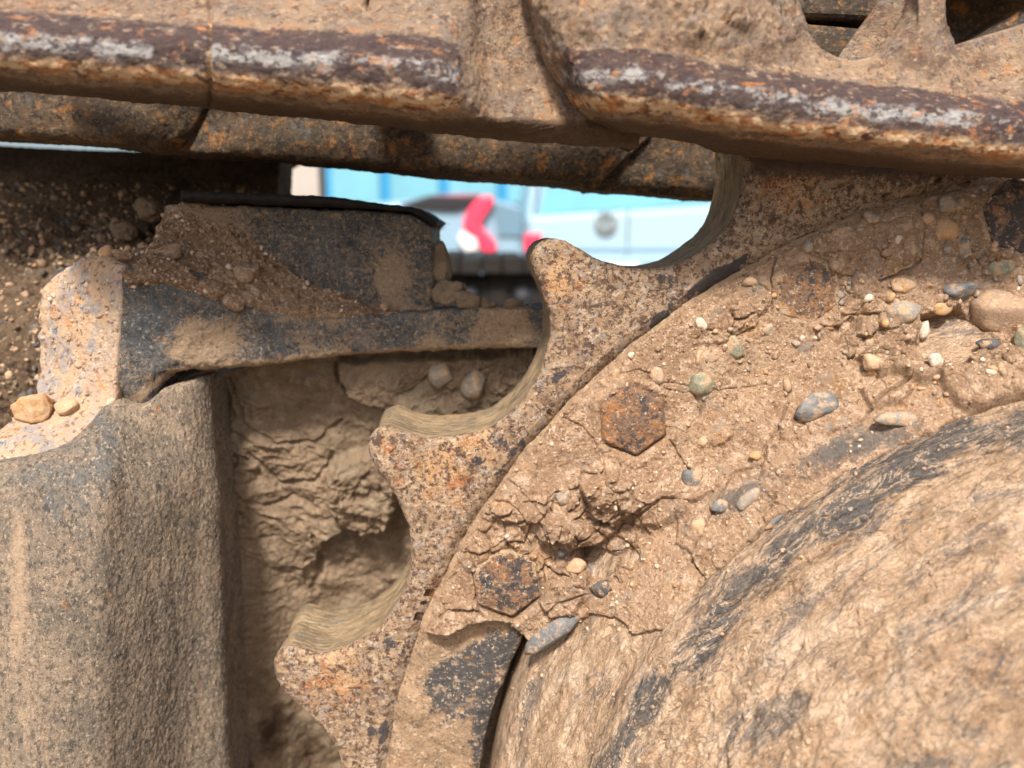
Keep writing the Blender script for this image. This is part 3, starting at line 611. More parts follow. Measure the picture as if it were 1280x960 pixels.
def mud_field(G, PX, PY, uu, vv):
    h, sd, wob = mud_h(G, PX, PY)
    W = 3*fbm(G, .008, 3, seed=33)
    # hand placed relief
    for x, y, rx, ry, t, a in ((760, 612, 42, 26, -10, .0115), (700, 655, 38, 18, 15, .008), (820, 630, 40, 20, -10, .005), (650, 640, 40, 40, 0, .002), (715, 722, 26, 20, 0, .006), (780, 660, 40, 12, -20, -.006),
                               (738, 695, 22, 13, 20, -.016), (735, 706, 16, 12, 0, -.010), (1195, 420, 42, 22, -20, -.020), (1170, 445, 30, 10, -10, -.008), (1150, 360, 50, 25, 0, .003), (1120, 470, 70, 20, 0, .003),
                               (590, 700, 30, 40, 0, .003), (560, 785, 30, 10, 0, .004), (1060, 470, 40, 25, 0, .004), (925, 630, 30, 20, 0, .003), (1060, 590, 80, 40, -25, -.004),
                               (1205, 480, 80, 16, -10, .006), (840, 430, 80, 40, -35, -.001)):
        h = h+a*blob(PX+W, PY+W, x, y, rx, ry, t)
    W2 = 5*fbm(G, .010, 3, seed=36); W3 = 5*fbm(G, .010, 3, seed=37)
    for pts, hh, ed in CHUNKS: h = h+1.35*hh*ss(-ed*.5, ed, poly_sdf(PX+W2, PY+W3, pts))*(1+.35*fbm(G, .008, 3, seed=38))
    for pts, wd, dp in CR_LINES: h = h-dp*ss(wd*1.5, 0, seg_dist(PX+W*.8, PY-W*.8, pts))
    for x, y, r in ((792, 527, 47), (634, 730, 49), (1276, 272, 50)):
        k = (np.degrees(np.arctan2(y-PY, PX-x))-(35 if x == 792 else 38 if x == 634 else 45)) % 60-30
        dd = np.hypot(PX-x, PY-y)/r/np.minimum(math.cos(rad(30))/np.cos(np.radians(k)), .975)
        h = h-.009*ss(.965, .90, dd+.02*fbm(G, .01, 2))+.0022*np.exp(-((dd-1.15)/.14)**2)
    dd = np.hypot(PX-1010, PY-362)/48; h = h-.007*ss(1.0, .6, dd+.25*fbm(G, .015, 3, seed=40))
    for st in stones:
        if st[2]:
            c_, s_ = math.cos(rad(st[4])), math.sin(rad(st[4])); dx, dy = PX-st[0], PY-st[1]
            a_ = np.hypot((dx*c_-dy*s_)/(st[2]*.5), (dx*s_+dy*c_)/(st[3]*.5)); h = h+.0014*np.exp(-(a_/1.35)**4)*min(1.0, st[2]/20)
    edge = ss(-3, 6, sd+wob*ss(540, 620, PX+PY*.0))
    r_ = np.hypot(G[..., 0]-SCX, G[..., 2]-SCZ); h = h-.005*np.exp(-((r_-.4728-.0006*fbm(G, .01, 2))/.0014)**2)
    return h*ss(-6, 10, sd)-(1-edge)*.065
def mud_attr(G, PX, PY, uu, vv):
    r = blob(PX, PY, 1010, 370, 45, 35)+.5*blob(PX, PY, 985, 345, 20)+.6*blob(PX, PY, 700, 670, 45, 25)+.5*blob(PX, PY, 1240, 300, 30)
    p = .35*blob(PX, PY, 920, 625, 45, 22, -30)+.35*blob(PX, PY, 1040, 565, 70, 20, -30)+.3*blob(PX, PY, 1120, 545, 60, 16, -20)+.35*blob(PX, PY, 1000, 345, 22, 12, -30)
    return {'rust': np.clip(r, 0, 1), 'paint': np.clip(p+.4, 0, 1), 'paintb': np.clip(p*2.2, 0, 1)}
G, _, _ = polar([(.4750, .004), (.4725, .0005), (.466, -.0030), (.44, -.006), (.41, -.010), (.39, -.018), (.37, -.040), (.355, -.061), (.345, -.074)], 66, 185, .00062)
tag(skin('caked_mud', G, M['mud'], None, mud_field, mud_attr), 'thick dried tan mud caked over the face of the sprocket hub, cracked and full of stones', 'mud', kind='stuff')
MUDG = G

# ================================================================== TRACK CHAIN (runs over the sprocket)
chain = thing('track_chain', (0.1, 0.03, 1.05), 'heavy rusty crawler track chain with worn rails passing over the sprocket', 'track')
def band_attr(paths, under_shade=None):
    def f(G, PX, PY, uu, vv):
        top, bot = paths[:2]
        t = np.interp(PX, [a for a, b in top], [b for a, b in top]); b = np.interp(PX, [a for a, b_ in bot], [b_ for a, b_ in bot])
        x0, x1 = top[0][0], top[-1][0]
        inx = ss(x0-6, x0+12, PX)*ss(x1+6, x1-12, PX)
        wob = 5*fbm(G, .02, 3, seed=50)
        s = (PY+wob-t)/np.maximum(b-t, 1)
        worn = ss(-.12, .06, s)*ss(1.02, .72, s)*inx
        shine = ss(.16, .48, s)*ss(.92, .52, s)*inx*ss(-.75, .05, fbm(G*np.array([.35, 1, 1]), .02, 3, seed=57))
        edge = np.clip(np.exp(-((s-1.0)/.22)**2)*1.0+.55*np.exp(-((s+.10)/.12)**2), 0, 1)*inx
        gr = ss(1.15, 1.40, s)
        jp = ss(188, 196, PX)*ss(266, 258, PX); shine = shine*(1-.85*jp); edge = np.maximum(edge, .9*np.exp(-((PX-262)/5)**2)*ss(1.3, 1.0, s)*ss(-.3, 0, s)*inx)
        return {'worn': worn*.9, 'shine': shine*.75, 'edge': edge*.85, 'under_shade': gr}
    return f
def rail_disp(G, PX, PY, uu, vv):
    jn = -.0022*np.exp(-((PX-262-3*fbm(G, .02, 2, seed=59))/2.5)**2)*(G[..., 1] < -.02)
    return jn+.0018*fbm(G, .03, 3, seed=52)+.0014*fbm(G, .010, 4, .6, seed=53)+.0008*fbm(G*np.array([.6, 1, 1]), .003, 3, .65, seed=54)
def muddy(rows_blobs, amp, sc=.012):
    def f(G, PX, PY, uu, vv):
        d = rail_disp(G, PX, PY, uu, vv)
        for x, y, rx, ry, t, a in rows_blobs:
            m = ss(.25, .6, blob(PX, PY, x, y, rx, ry, t)+.15*fbm(G, .02, 3, seed=60))
            d = d+m*(a+amp*fbm(G, sc, 4, .6, seed=61))
        return d
    return f
A = [
 [(-90,-110,-.020),(150,-110,-.020),(400,-110,-.020),(436,-110,-.020),(460,12,-.030),(484,-110,-.022),(500,-110,-.022),(560,-110,-.026),(585,-110,-.028),(610,-110,-.022),(650,-110,-.020),(740,-110,-.020),(800,-110,-.020)],
 [(-90,-30,-.045),(150,-15,-.045),(400,0,-.038),(438,8,-.040),(460,20,-.040),(482,9,-.040),(500,10,-.040),(560,5,-.048),(582,0,-.046),(606,-10,-.030),(640,-20,-.024),(700,-20,-.022),(800,-20,-.020)],
 [(-90,0,-.062),(150,18,-.062),(400,32,-.060),(436,34,-.061),(460,36,-.061),(484,37,-.062),(500,38,-.062),(556,46,-.062),(580,48,-.054),(606,45,-.036),(640,45,-.026),(700,55,-.022),(800,60,-.020)],
 [(-90,36,-.078),(150,54,-.078),(400,70,-.076),(436,73,-.076),(460,75,-.075),(484,77,-.075),(500,78,-.075),(560,84,-.072),(584,88,-.060),(612,92,-.040),(650,95,-.030),(710,100,-.025),(800,105,-.022)],
 [(-90,72,-.074),(150,88,-.074),(400,110,-.072),(436,115,-.071),(460,118,-.070),(484,121,-.070),(500,123,-.070),(564,126,-.066),(592,126,-.058),(620,128,-.044),(660,132,-.036),(720,142,-.030),(800,142,-.026)],
 [(-90,90,-.058),(150,110,-.058),(400,130,-.058),(436,134,-.057),(460,136,-.057),(484,138,-.056),(500,140,-.056),(570,147,-.054),(600,150,-.050),(630,150,-.044),(670,153,-.038),(730,158,-.032),(800,162,-.028)],
 [(-90,100,-.032),(150,120,-.030),(400,145,-.030),(436,149,-.030),(460,151,-.030),(484,153,-.030),(500,155,-.030),(570,163,-.030),(600,167,-.030),(630,170,-.030),(670,174,-.028),(730,178,-.026),(800,182,-.024)],
]
topA = [(-90, 8), (187, 26), (400, 37), (525, 44), (582, 56)]; botA = [(-90, 72), (187, 94), (400, 112), (525, 126), (590, 128)]
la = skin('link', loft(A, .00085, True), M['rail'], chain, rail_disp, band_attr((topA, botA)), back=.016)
la['label'] = 'near side track link with a broad worn grey stripe ending at a smooth hollow neck'
B = [
 [(652,-60,-.040),(700,-60,-.045),(850,-60,-.045),(955,-60,-.045),(986,-14,-.040),(1005,30,-.040),(1032,62,-.040),(1064,76,-.040),(1098,68,-.040),(1128,32,-.041),(1146,0,-.042),(1152,-60,-.043),(1174,-60,-.043),(1184,24,-.041),(1202,74,-.040),(1238,102,-.040),(1270,96,-.040),(1302,66,-.041),(1370,0,-.042)],
 [(664,10,-.040),(705,10,-.060),(840,0,-.064),(945,10,-.058),(975,44,-.052),(1000,68,-.048),(1032,84,-.046),(1064,91,-.046),(1096,88,-.046),(1124,66,-.047),(1143,48,-.049),(1153,40,-.050),(1172,40,-.050),(1190,70,-.048),(1210,96,-.047),(1239,112,-.047),(1266,110,-.047),(1296,98,-.048),(1360,75,-.050)],
 [(684,70,-.042),(712,64,-.066),(820,65,-.072),(920,82,-.070),(965,90,-.066),(1000,95,-.060),(1032,98,-.056),(1062,101,-.055),(1092,104,-.055),(1118,107,-.056),(1140,110,-.057),(1156,112,-.058),(1176,115,-.058),(1197,117,-.056),(1217,119,-.055),(1240,121,-.055),(1264,124,-.055),(1290,127,-.057),(1350,135,-.060)],
 [(702,100,-.044),(728,94,-.070),(825,98,-.079),(922,112,-.079),(965,119,-.078),(1000,124,-.077),(1032,127,-.076),(1062,130,-.075),(1092,133,-.075),(1118,135,-.075),(1140,137,-.075),(1156,139,-.075),(1176,142,-.075),(1197,144,-.075),(1217,147,-.075),(1240,149,-.075),(1264,152,-.075),(1290,155,-.075),(1350,162,-.075)],
 [(716,122,-.044),(742,124,-.068),(830,132,-.075),(922,147,-.075),(965,156,-.074),(1000,162,-.074),(1032,165,-.073),(1062,168,-.073),(1092,171,-.073),(1118,174,-.073),(1140,177,-.073),(1156,178,-.073),(1176,180,-.073),(1197,182,-.073),(1217,184,-.073),(1240,187,-.073),(1264,190,-.073),(1290,193,-.073),(1350,200,-.073)],
 [(728,138,-.040),(758,148,-.056),(840,158,-.060),(922,170,-.060),(965,176,-.059),(1000,180,-.058),(1032,183,-.058),(1062,186,-.058),(1092,189,-.058),(1118,192,-.058),(1140,194,-.058),(1156,196,-.058),(1176,198,-.058),(1197,200,-.058),(1217,202,-.058),(1240,204,-.058),(1264,206,-.058),(1290,208,-.058),(1350,213,-.058)],
 [(740,150,-.034),(775,163,-.034),(850,172,-.032),(915,189,-.030),(965,195,-.030),(1000,198,-.030),(1032,200,-.030),(1062,203,-.030),(1092,206,-.030),(1118,208,-.030),(1140,210,-.030),(1156,211,-.030),(1176,213,-.030),(1197,214,-.030),(1217,216,-.030),(1240,218,-.030),(1264,220,-.030),(1290,222,-.030),(1350,227,-.030)],
]
topB = [(696, 62), (800, 62), (987, 94), (1100, 105), (1280, 127), (1340, 132)]; botB = [(720, 126), (800, 131), (987, 161), (1137, 176), (1280, 191), (1340, 197)]
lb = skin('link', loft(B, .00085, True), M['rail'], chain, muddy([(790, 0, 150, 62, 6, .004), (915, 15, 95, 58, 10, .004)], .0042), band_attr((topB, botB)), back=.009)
lb['label'] = 'near side track link overlapping from the right with two openings in its web'
mudlink = None
# far rail
def far(rows, lab):
    o = skin('link', loft(rows, .0014, True), M['far_rail'], chain, rail_disp, None, back=.03, bstep=.003); o['label'] = lab
far([[(-120,-60,.095),(100,-60,.095),(240,-60,.095),(290,-60,.110)],
     [(-120,96,.085),(70,100,.082),(205,125,.085),(255,140,.100)],
     [(-120,140,.083),(60,146,.080),(190,168,.083),(228,178,.098)],
     [(-120,160,.083),(60,166,.082),(175,180,.085),(212,188,.098)],
     [(-120,168,.100),(60,176,.100),(165,186,.100),(205,193,.108)]], 'far side track link at the left with a slanting end')
far([[(215,-60,.112),(320,-60,.104),(560,-60,.104),(760,-60,.104),(840,-60,.112)],
     [(235,130,.108),(310,135,.098),(540,150,.098),(740,165,.098),(810,172,.108)],
     [(222,176,.106),(300,178,.095),(540,196,.095),(700,206,.095),(775,205,.106)],
     [(212,188,.106),(300,190,.096),(545,208,.096),(690,220,.096),(752,228,.106)],
     [(205,194,.116),(300,197,.114),(550,221,.114),(680,231,.114),(742,238,.116)]], 'long far side track link above the gap, rust brown')
far([[(740,-60,.116),(860,-60,.122),(1000,-60,.122),(1340,-60,.122)],
     [(790,160,.114),(860,165,.116),(1000,170,.116),(1340,190,.116)],
     [(765,205,.114),(860,205,.114),(1000,215,.114),(1340,235,.114)],
     [(745,228,.116),(860,236,.118),(1000,245,.118),(1340,262,.118)],
     [(740,238,.122),(860,247,.124),(1000,256,.124),(1340,273,.124)]], 'far side track link behind the sprocket tooth')
def bar3(name, px, py, w, h, y0, y1, mat, parent, bev=.004, rot=0):
    a = P(px-w/2, py+h/2, y0); b = P(px+w/2, py-h/2, y0)
    return box(name, a[0], b[0], y0, y1, a[2], b[2], mat, parent, bev, rot)
bar3('pin_end', 1045, 0, 130, 44, .004, .05, M['far_rail'], chain, .005, rad(2))
bar3('pin_end', 1055, 54, 130, 44, .006, .05, M['far_rail'], chain, .005, rad(4))
bar3('bushing', 1262, 50, 120, 50, .050, .10, M['far_rail'], chain, .012, rad(-35))
bar3('bushing', 463, -8, 90, 60, .0, .08, M['far_rail'], chain, .012)
for i in range(-3, 5):                                                    # unseen grouser shoes above the frame, extended to shade the heap
    a = P(-160+330*i, -64+4*i, .0)
    o = box('track_shoe', a[0], a[0]+.185, +.030, .55, a[2]+.012, a[2]+.036, M['far_rail'], chain, .004)

# ================================================================== TRACK FRAME at the left
frame = thing('undercarriage', (-.2, .08, .6), 'muddy track frame end with upright post, corner casting and cross arm left of the sprocket', 'track frame')
def arm_disp(G, PX, PY, uu, vv): return .0014*fbm(G, .03, 3, seed=71)+.0020*fbm(G, .010, 4, .6, seed=72)+.0009*fbm(G, .0028, 3, .65, seed=73)+.0012*ss(.1, .5, fbm(G, .012, 4, .7, seed=76))
def arm_attr(G, PX, PY, uu, vv):
    m = .50+.35*fbm(G, .03, 3, seed=74)+.4*ss(360, 430, PX)*ss(.0, .3, fbm(G, .05, 2, seed=75))
    m = m+.5*blob(PX, PY, 250, 430, 50, 25)-.5*blob(PX, PY, 190, 420, 30, 50)+.8*np.exp(-((PY-np.interp(PX, [160, 212, 400, 560], [505, 466, 448, 437]))/5)**2)
    return {'mud': np.clip(m, 0, 1), 'paint': 0*m}
ARM = [
 [(153,336,.040),(178,332,.046),(215,334,.052),(272,352,.060),(345,378,.068),(430,391,.074),(543,388,.076),(620,386,.077),(720,384,.078)],
 [(150,360,.038),(178,356,.042),(215,362,.048),(272,378,.056),(345,398,.065),(430,405,.072),(543,400,.075),(620,398,.076),(720,396,.077)],
 [(147,430,.037),(178,430,.041),(215,425,.047),(272,430,.055),(345,432,.064),(430,428,.071),(543,422,.075),(620,420,.076),(720,418,.077)],
 [(146,480,.037),(176,492,.041),(205,462,.047),(272,455,.055),(345,450,.064),(430,440,.071),(543,433,.075),(620,431,.076),(720,430,.077)],
 [(150,498,.042),(180,510,.045),(210,468,.050),(272,461,.058),(345,455,.067),(430,445,.074),(543,438,.078),(620,436,.079),(720,435,.080)],
]
skin('cross_arm', loft(ARM, .0009, True), M['painted'], frame, arm_disp, arm_attr, back=.03)['label'] = 'dark painted cross arm with a thin crusted lower edge'
def cap_disp(G, PX, PY, uu, vv):
    return .0018*fbm(G, .03, 3, .5, seed=81)+.0009*fbm(G, .006, 4, .6, seed=82)+.004*ss(70, 40, PX)*ss(520, 480, PY)*fbm(G, .01, 3, seed=83)+.003*ss(350, 330, PY)*(1+fbm(G, .008, 3, seed=84))
CAP = [
 [(68,345,.075),(95,333,.068),(119,328,.060),(138,330,.052),(155,337,.045)],
 [(52,362,.070),(80,356,.060),(110,354,.050),(135,354,.042),(154,356,.039)],
 [(48,415,.066),(74,416,.056),(100,417,.047),(126,418,.040),(150,420,.036)],
 [(49,459,.062),(74,460,.052),(98,461,.043),(122,462,.037),(147,464,.034)],
 [(44,492,.050),(68,500,.040),(95,506,.032),(120,508,.030),(143,503,.030)],
 [(-14,548,.014),(25,552,.010),(55,553,.010),(85,550,.012),(120,532,.020)],
 [(-110,628,-.020),(-50,622,-.018),(0,616,-.016),(36,612,-.014),(66,600,-.010)],
]
skin('corner_casting', loft(CAP, .0010, True), M['cap'], frame, cap_disp, None, back=.04, rnd=.003)['label'] = 'bright dusty corner face with orange and blue paint patches'
POST = [
 [(141,494,.036),(144,496,.034),(150,500,.033),(160,506,.033),(176,506,.037),(204,486,.044),(238,476,.054),(260,470,.068),(266,470,.090)],
 [(96,544,.014),(112,538,.012),(132,545,.010),(144,550,.011),(162,550,.018),(198,550,.032),(240,545,.048),(264,540,.064),(270,540,.090)],
 [(-90,618,-.026),(52,598,-.018),(104,600,-.013),(132,600,-.009),(158,600,.002),(200,600,.020),(242,600,.042),(272,600,.062),(279,600,.090)],
 [(-130,700,-.040),(0,700,-.034),(98,700,-.026),(128,700,-.020),(156,700,-.008),(200,700,.014),(242,700,.038),(274,700,.058),(283,700,.090)],
 [(-140,850,-.052),(-20,850,-.045),(92,850,-.036),(124,850,-.029),(154,850,-.016),(198,850,.008),(240,850,.034),(278,850,.054),(289,850,.090)],
 [(-150,1010,-.060),(-30,1020,-.054),(88,1020,-.044),(122,1020,-.036),(152,1030,-.022),(198,1030,.004),(240,1030,.030),(283,1020,.050),(296,1010,.090)],
]
def post_disp(G, PX, PY, uu, vv):
    S = G*np.array([1, 1, .35])
    return .0009*fbm(S, .014, 3, seed=91)+.0004*fbm(G*np.array([1, 1, .6]), .0040, 3, .6, seed=92)+.0007*fbm(G, .0024, 3, .65, seed=93)
def post_attr(G, PX, PY, uu, vv):
    m = .26*ss(95, -10, PX)*ss(-.4, .4, fbm(G*np.array([1, 1, .4]), .02, 4, .6, seed=95))+.45*blob(PX, PY, 5, 650, 50, 90)+.7*blob(PX, PY, 22, 720, 10, 90)+.55*blob(PX, PY, 20, 900, 80, 130)
    p = .75*ss(200, 90, PX)*ss(830, 600, PY)+.5*blob(PX, PY, 135, 560, 20, 60)
    return {'mud': np.clip(m, 0, 1), 'paint': np.clip(p, 0, 1)}
skin('post', loft(POST, .0010, True), M['post'], frame, post_disp, post_attr, back=.03, rnd=.005)['label'] = 'round streaked upright post, gritty with vertical mud runs'
def blk_attr(G, PX, PY, uu, vv): return {'mud': np.clip(.44+.4*blob(PX, PY, 250, 280, 60, 60)+.25*ss(262, 250, PY)+.4*blob(PX, PY, 490, 350, 25, 50)+.4*ss(375, 392, PY)+.2*ss(530, 545, PX), 0, 1)}
BLK = [
 [(205,256,.088),(290,258,.088),(400,262,.088),(480,266,.088),(520,271,.088),(538,283,.090)],
 [(205,300,.088),(290,300,.088),(400,300,.088),(480,302,.088),(520,304,.088),(541,310,.090)],
 [(205,345,.088),(290,345,.088),(400,345,.088),(480,348,.088),(520,350,.088),(542,352,.090)],
 [(205,400,.088),(290,400,.088),(400,400,.088),(480,400,.088),(520,400,.088),(543,400,.090)]]
skin('side_plate', loft(BLK, .0010, True), M['painted'], frame, arm_disp, blk_attr, back=.10, bstep=.003)['label'] = 'blue black painted plate webbed with mud'
LIP = [
 [(225,238,.080),(360,243,.080),(407,246,.080),(485,256,.080),(519,261,.080),(546,276,.082)],
 [(225,246,.079),(360,250,.079),(407,252,.079),(483,259,.079),(520,264,.079),(546,279,.081)],
 [(225,253,.084),(360,257,.084),(407,259,.084),(480,263,.084),(521,269,.084),(541,284,.084)]]
skin('top_plate', loft(LIP, .0015, True), M['black'] if 'black' in M else M['far_rail'], frame, lambda G, *a: .0016*fbm(G, .012, 3)+.0010*fbm(G, .004, 3), None, back=.11, bstep=.004)['label'] = 'top plate edge painted black for its shade'

# ---- packed mud in the recess behind the teeth
def wall_disp(G, PX, PY, uu, vv):
    W = 11*fbm(G, .03, 4, .6, seed=101); V_ = 11*fbm(G, .03, 4, .6, seed=107)
    x, y = PX+W, PY+V_
    h = .006*fbm(G, .05, 2, seed=102)+.0048*fbm(G, .020, 4, .55, seed=103)+.0014*fbm(G, .005, 4, .65, seed=104)
    S = np.stack([G[..., 0]*.7+G[..., 2]*.5, G[..., 1], G[..., 2]], -1)
    h = h+.0042*fbm(S, .018, 4, .55, ridge=True, seed=105)*ss(470, 380, PX)*ss(760, 640, PY)
    f1, f2, idn = worley(G[..., 0]+.006*fbm(G, .015, 3, seed=108), G[..., 2]+.006*fbm(G, .015, 3, seed=109), .016, seed=9)
    h = h+(idn-.5)*.004*ss(.0, .25, f2-f1)*ss(.0, .4, fbm(G, .06, 2, seed=110)+.3)
    slab = poly_sdf(x, y, [(250, 430), (700, 425), (700, 515), (515, 515), (500, 600), (494, 650), (470, 660), (440, 650), (410, 665), (390, 720), (372, 800), (350, 1000), (240, 1000)])
    h = h+.014*ss(-4, 10, slab)*ss(720, 660, PY)+.012*ss(-40, 45, slab)*ss(660, 720, PY)
    up = poly_sdf(x, y, [(428, 440), (720, 430), (720, 520), (560, 525), (500, 508), (470, 498), (440, 484), (430, 465)])
    h = h+.014*ss(-1, 5, up)+ss(0, 4, up)*.004*fbm(G, .009, 4, .6, seed=106)
    cl = poly_sdf(PX+W*.6, PY+V_*.6, [(412, 580), (430, 560), (470, 545), (500, 560), (508, 600), (500, 635), (478, 654), (452, 657), (425, 642), (408, 615)])
    g1, g2, idc = worley(G[..., 0]+.003*fbm(G, .01, 2), G[..., 2], .010, seed=19)
    h = h+ss(-1, 9, cl)*(.013+(idc-.5)*.007+.003*fbm(G, .006, 3, seed=113))
    h = h+.007*blob(x, y, 340, 545, 45, 28)+.005*blob(x, y, 300, 600, 30, 20)-.008*blob(x, y, 283, 515, 9, 45)+.005*blob(x, y, 420, 590, 20)-.003*blob(x, y, 380, 500, 50, 25, 20)+.005*blob(x, y, 345, 690, 20, 14)+.004*blob(x, y, 300, 720, 16, 22)
    for pts, wd, dp in (([(262, 500), (275, 540), (300, 560), (295, 585)], 3, .005), ([(320, 560), (350, 595), (400, 590), (420, 560)], 3, .004), ([(395, 660), (402, 700), (392, 735)], 4, .005),
                        ([(290, 470), (310, 520), (350, 540), (400, 545), (430, 520)], 3, .004), ([(425, 450), (430, 470), (445, 488), (500, 507), (540, 520)], 3, .006), ([(500, 480), (530, 470), (545, 455)], 2, .003), ([(600, 455), (625, 440)], 2, .003), ([(290, 610), (330, 625), (370, 610), (400, 625)], 3, .003)):
        h = h-dp*ss(wd*1.6, 0, seg_dist(x, y, pts))
    return h
WALL = [[(250, 430, .128), (400, 430, .130), (560, 430, .128), (740, 430, .125)],
        [(250, 560, .132), (400, 560, .138), (560, 560, .140), (740, 560, .135)],
        [(262, 760, .132), (400, 760, .165), (560, 760, .175), (740, 760, .175)],
        [(262, 1010, .135), (400, 1010, .185), (560, 1010, .19), (740, 1010, .19)]]
tag(skin('packed_mud', loft(WALL, .0009, True), M['mud_dark'], None, wall_disp, lambda G, PX, PY, uu, vv: {'paint': np.clip(.5*blob(PX, PY, 330, 900, 40, 60)+.75*blob(PX, PY, 400, 930, 60, 70)+.5*blob(PX, PY, 455, 690, 45, 50), 0, 1), 'rust': 0*PX}, back=.03, bstep=.004),  # paint mask here is recess shade put into the mud colour
    'shade-darkened brown mud packed into the recess behind the sprocket teeth', 'mud', kind='stuff')
# ---- mud piled on the arm
def pile_disp(G, PX, PY, uu, vv):
    wu = uu+.003*fbm(G, .01, 2, seed=111); wv = vv+.003*fbm(G, .01, 2, seed=112)
    f1, f2, i1 = worley(wu, wv, .011, seed=11); g1, g2, i2 = worley(wu, wv, .005, seed=12)
    h = (i1-.3)*.004*ss(0, .35, f2-f1)*ss(-.2, .3, fbm(G, .03, 2, seed=115))+(i2-.5)*.0012+.0050*fbm(G, .018, 4, .6, seed=113)+.0020*fbm(G, .0045, 4, .65, seed=114)
    return h+.007*blob(PX, PY, 190, 325, 30, 12)+.006*blob(PX, PY, 235, 290, 25, 22)
PILE = [
 [(150,331,.075),(190,305,.090),(215,262,.092),(235,252,.092),(262,258,.092),(300,262,.092)],
 [(150,334,.060),(188,318,.074),(225,292,.084),(280,288,.086),(320,310,.087),(355,336,.088)],
 [(151,337,.048),(195,328,.062),(245,318,.074),(300,322,.078),(355,345,.082),(420,366,.084)],
 [(152,342,.038),(200,338,.047),(262,348,.060),(320,358,.070),(380,374,.077),(468,386,.082)],
 [(156,352,.036),(210,350,.044),(270,370,.055),(340,390,.064),(410,396,.072),(500,392,.078)],
 [(160,362,.040),(215,362,.050),(272,382,.060),(340,402,.070),(410,406,.078),(500,398,.083)]]
tag(skin('piled_mud', loft(PILE, .0009, True), M['pile'] if 'pile' in M else M['mud'], None, pile_disp, lambda G, PX, PY, uu, vv: {'paint': np.clip(.45*blob(PX, PY, 215, 355, 60, 16, 20), 0, 1), 'rust': 0*PX}, back=.01),
    'crumbly tan mud heaped on top of the cross arm against the painted plate', 'mud', kind='stuff')
# ---- dark heap behind
def heap_disp(G, PX, PY, uu, vv):
    wu = uu+.004*fbm(G, .012, 2, seed=121); f1, f2, i1 = worley(wu, vv, .013, seed=15); g1, g2, i2 = worley(wu, vv, .006, seed=16)
    rough_ = ss(240, 300, PY)*ss(0, 30, PY-174)
    return (i1-.4)*.008*ss(0, .4, f2-f1)*rough_+(i2-.5)*.004*rough_+.004*rough_*fbm(G, .03, 3, seed=123)+.0012*fbm(G, .004, 3, seed=124)
HEAP = [
 [(-120,175,.34),(0,182,.34),(100,187,.34),(195,189,.34),(290,186,.34),(350,192,.34)],
 [(-120,215,.26),(0,218,.26),(100,222,.26),(200,228,.26),(290,228,.28),(348,232,.30)],
 [(-120,270,.21),(0,275,.21),(100,278,.20),(170,282,.19),(240,285,.22),(345,275,.26)],
 [(-120,340,.17),(0,340,.17),(80,340,.15),(140,345,.13),(190,350,.12),(300,340,.20)],
 [(-120,430,.14),(-20,430,.13),(50,430,.12),(110,430,.11),(170,430,.11),(230,430,.11)],
 [(-120,600,.10),(-40,600,.10),(20,600,.09),(80,600,.09),(150,600,.10),(220,600,.10)]]
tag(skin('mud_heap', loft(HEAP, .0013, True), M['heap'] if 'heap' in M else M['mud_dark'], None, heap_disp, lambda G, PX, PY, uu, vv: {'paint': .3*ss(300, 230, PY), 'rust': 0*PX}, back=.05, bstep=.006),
    'shade-darkened gravelly mud heaped inside the track frame behind the corner casting', 'mud', kind='stuff')

# ================================================================== STONES
def stone_mesh(name, seed, angular=.4, sub=3):
    import bmesh
    bm = bmesh.new(); bmesh.ops.create_icosphere(bm, subdivisions=sub, radius=1.0)
    V = np.array([v.co for v in bm.verts]); F = [[v.index for v in f.verts] for f in bm.faces]; bm.free()
    rs = np.random.RandomState(seed)
    r = np.ones(len(V))
    for k in range(int(7+9*angular)):
        n = rs.normal(size=3); n /= np.linalg.norm(n); c = rs.uniform(.55, .85) if angular > .55 else rs.uniform(.66, .93)
        d = V@n; r = np.where(d > .05, np.minimum(r, c/np.maximum(d, .05)), r)
    U = V*r[:, None]
    U = U*(1+.10*fbm(V+seed*3.1, .9, 2)+.03*fbm(V+seed, .25, 2))[:, None]
    U[:, 0] /= np.abs(U[:, 0]).max(); U[:, 1] /= np.abs(U[:, 1]).max(); U[:, 2] /= np.abs(U[:, 2]).max()
    return U, F
def surf_y(px, py, Gd, nudge=0):
    gx, gy = proj(Gd); k = np.argmin((gx-px)**2+(gy-py)**2); return Gd.reshape(-1, 3)[k, 1]
_cache = {}
def surface_y(key, px, py, dy=0):
    if key not in _cache:
        o = bpy.data.objects[key]; n = len(o.data.vertices); a = np.empty(n*3, np.float32); o.data.vertices.foreach_get('co', a)
        a = a.reshape(-1, 3)+np.array(o.matrix_basis.translation)+(np.array(o.parent.matrix_basis.translation) if o.parent else 0)
        _cache[key] = (a, *proj(a))
    a, gx, gy = _cache[key]; m = (gx-px)**2+(gy-py)**2 < 36
    if not m.any(): k = np.argmin((gx-px)**2+(gy-py)**2); return a[k, 1]
    return np.percentile(a[m, 1], 20)
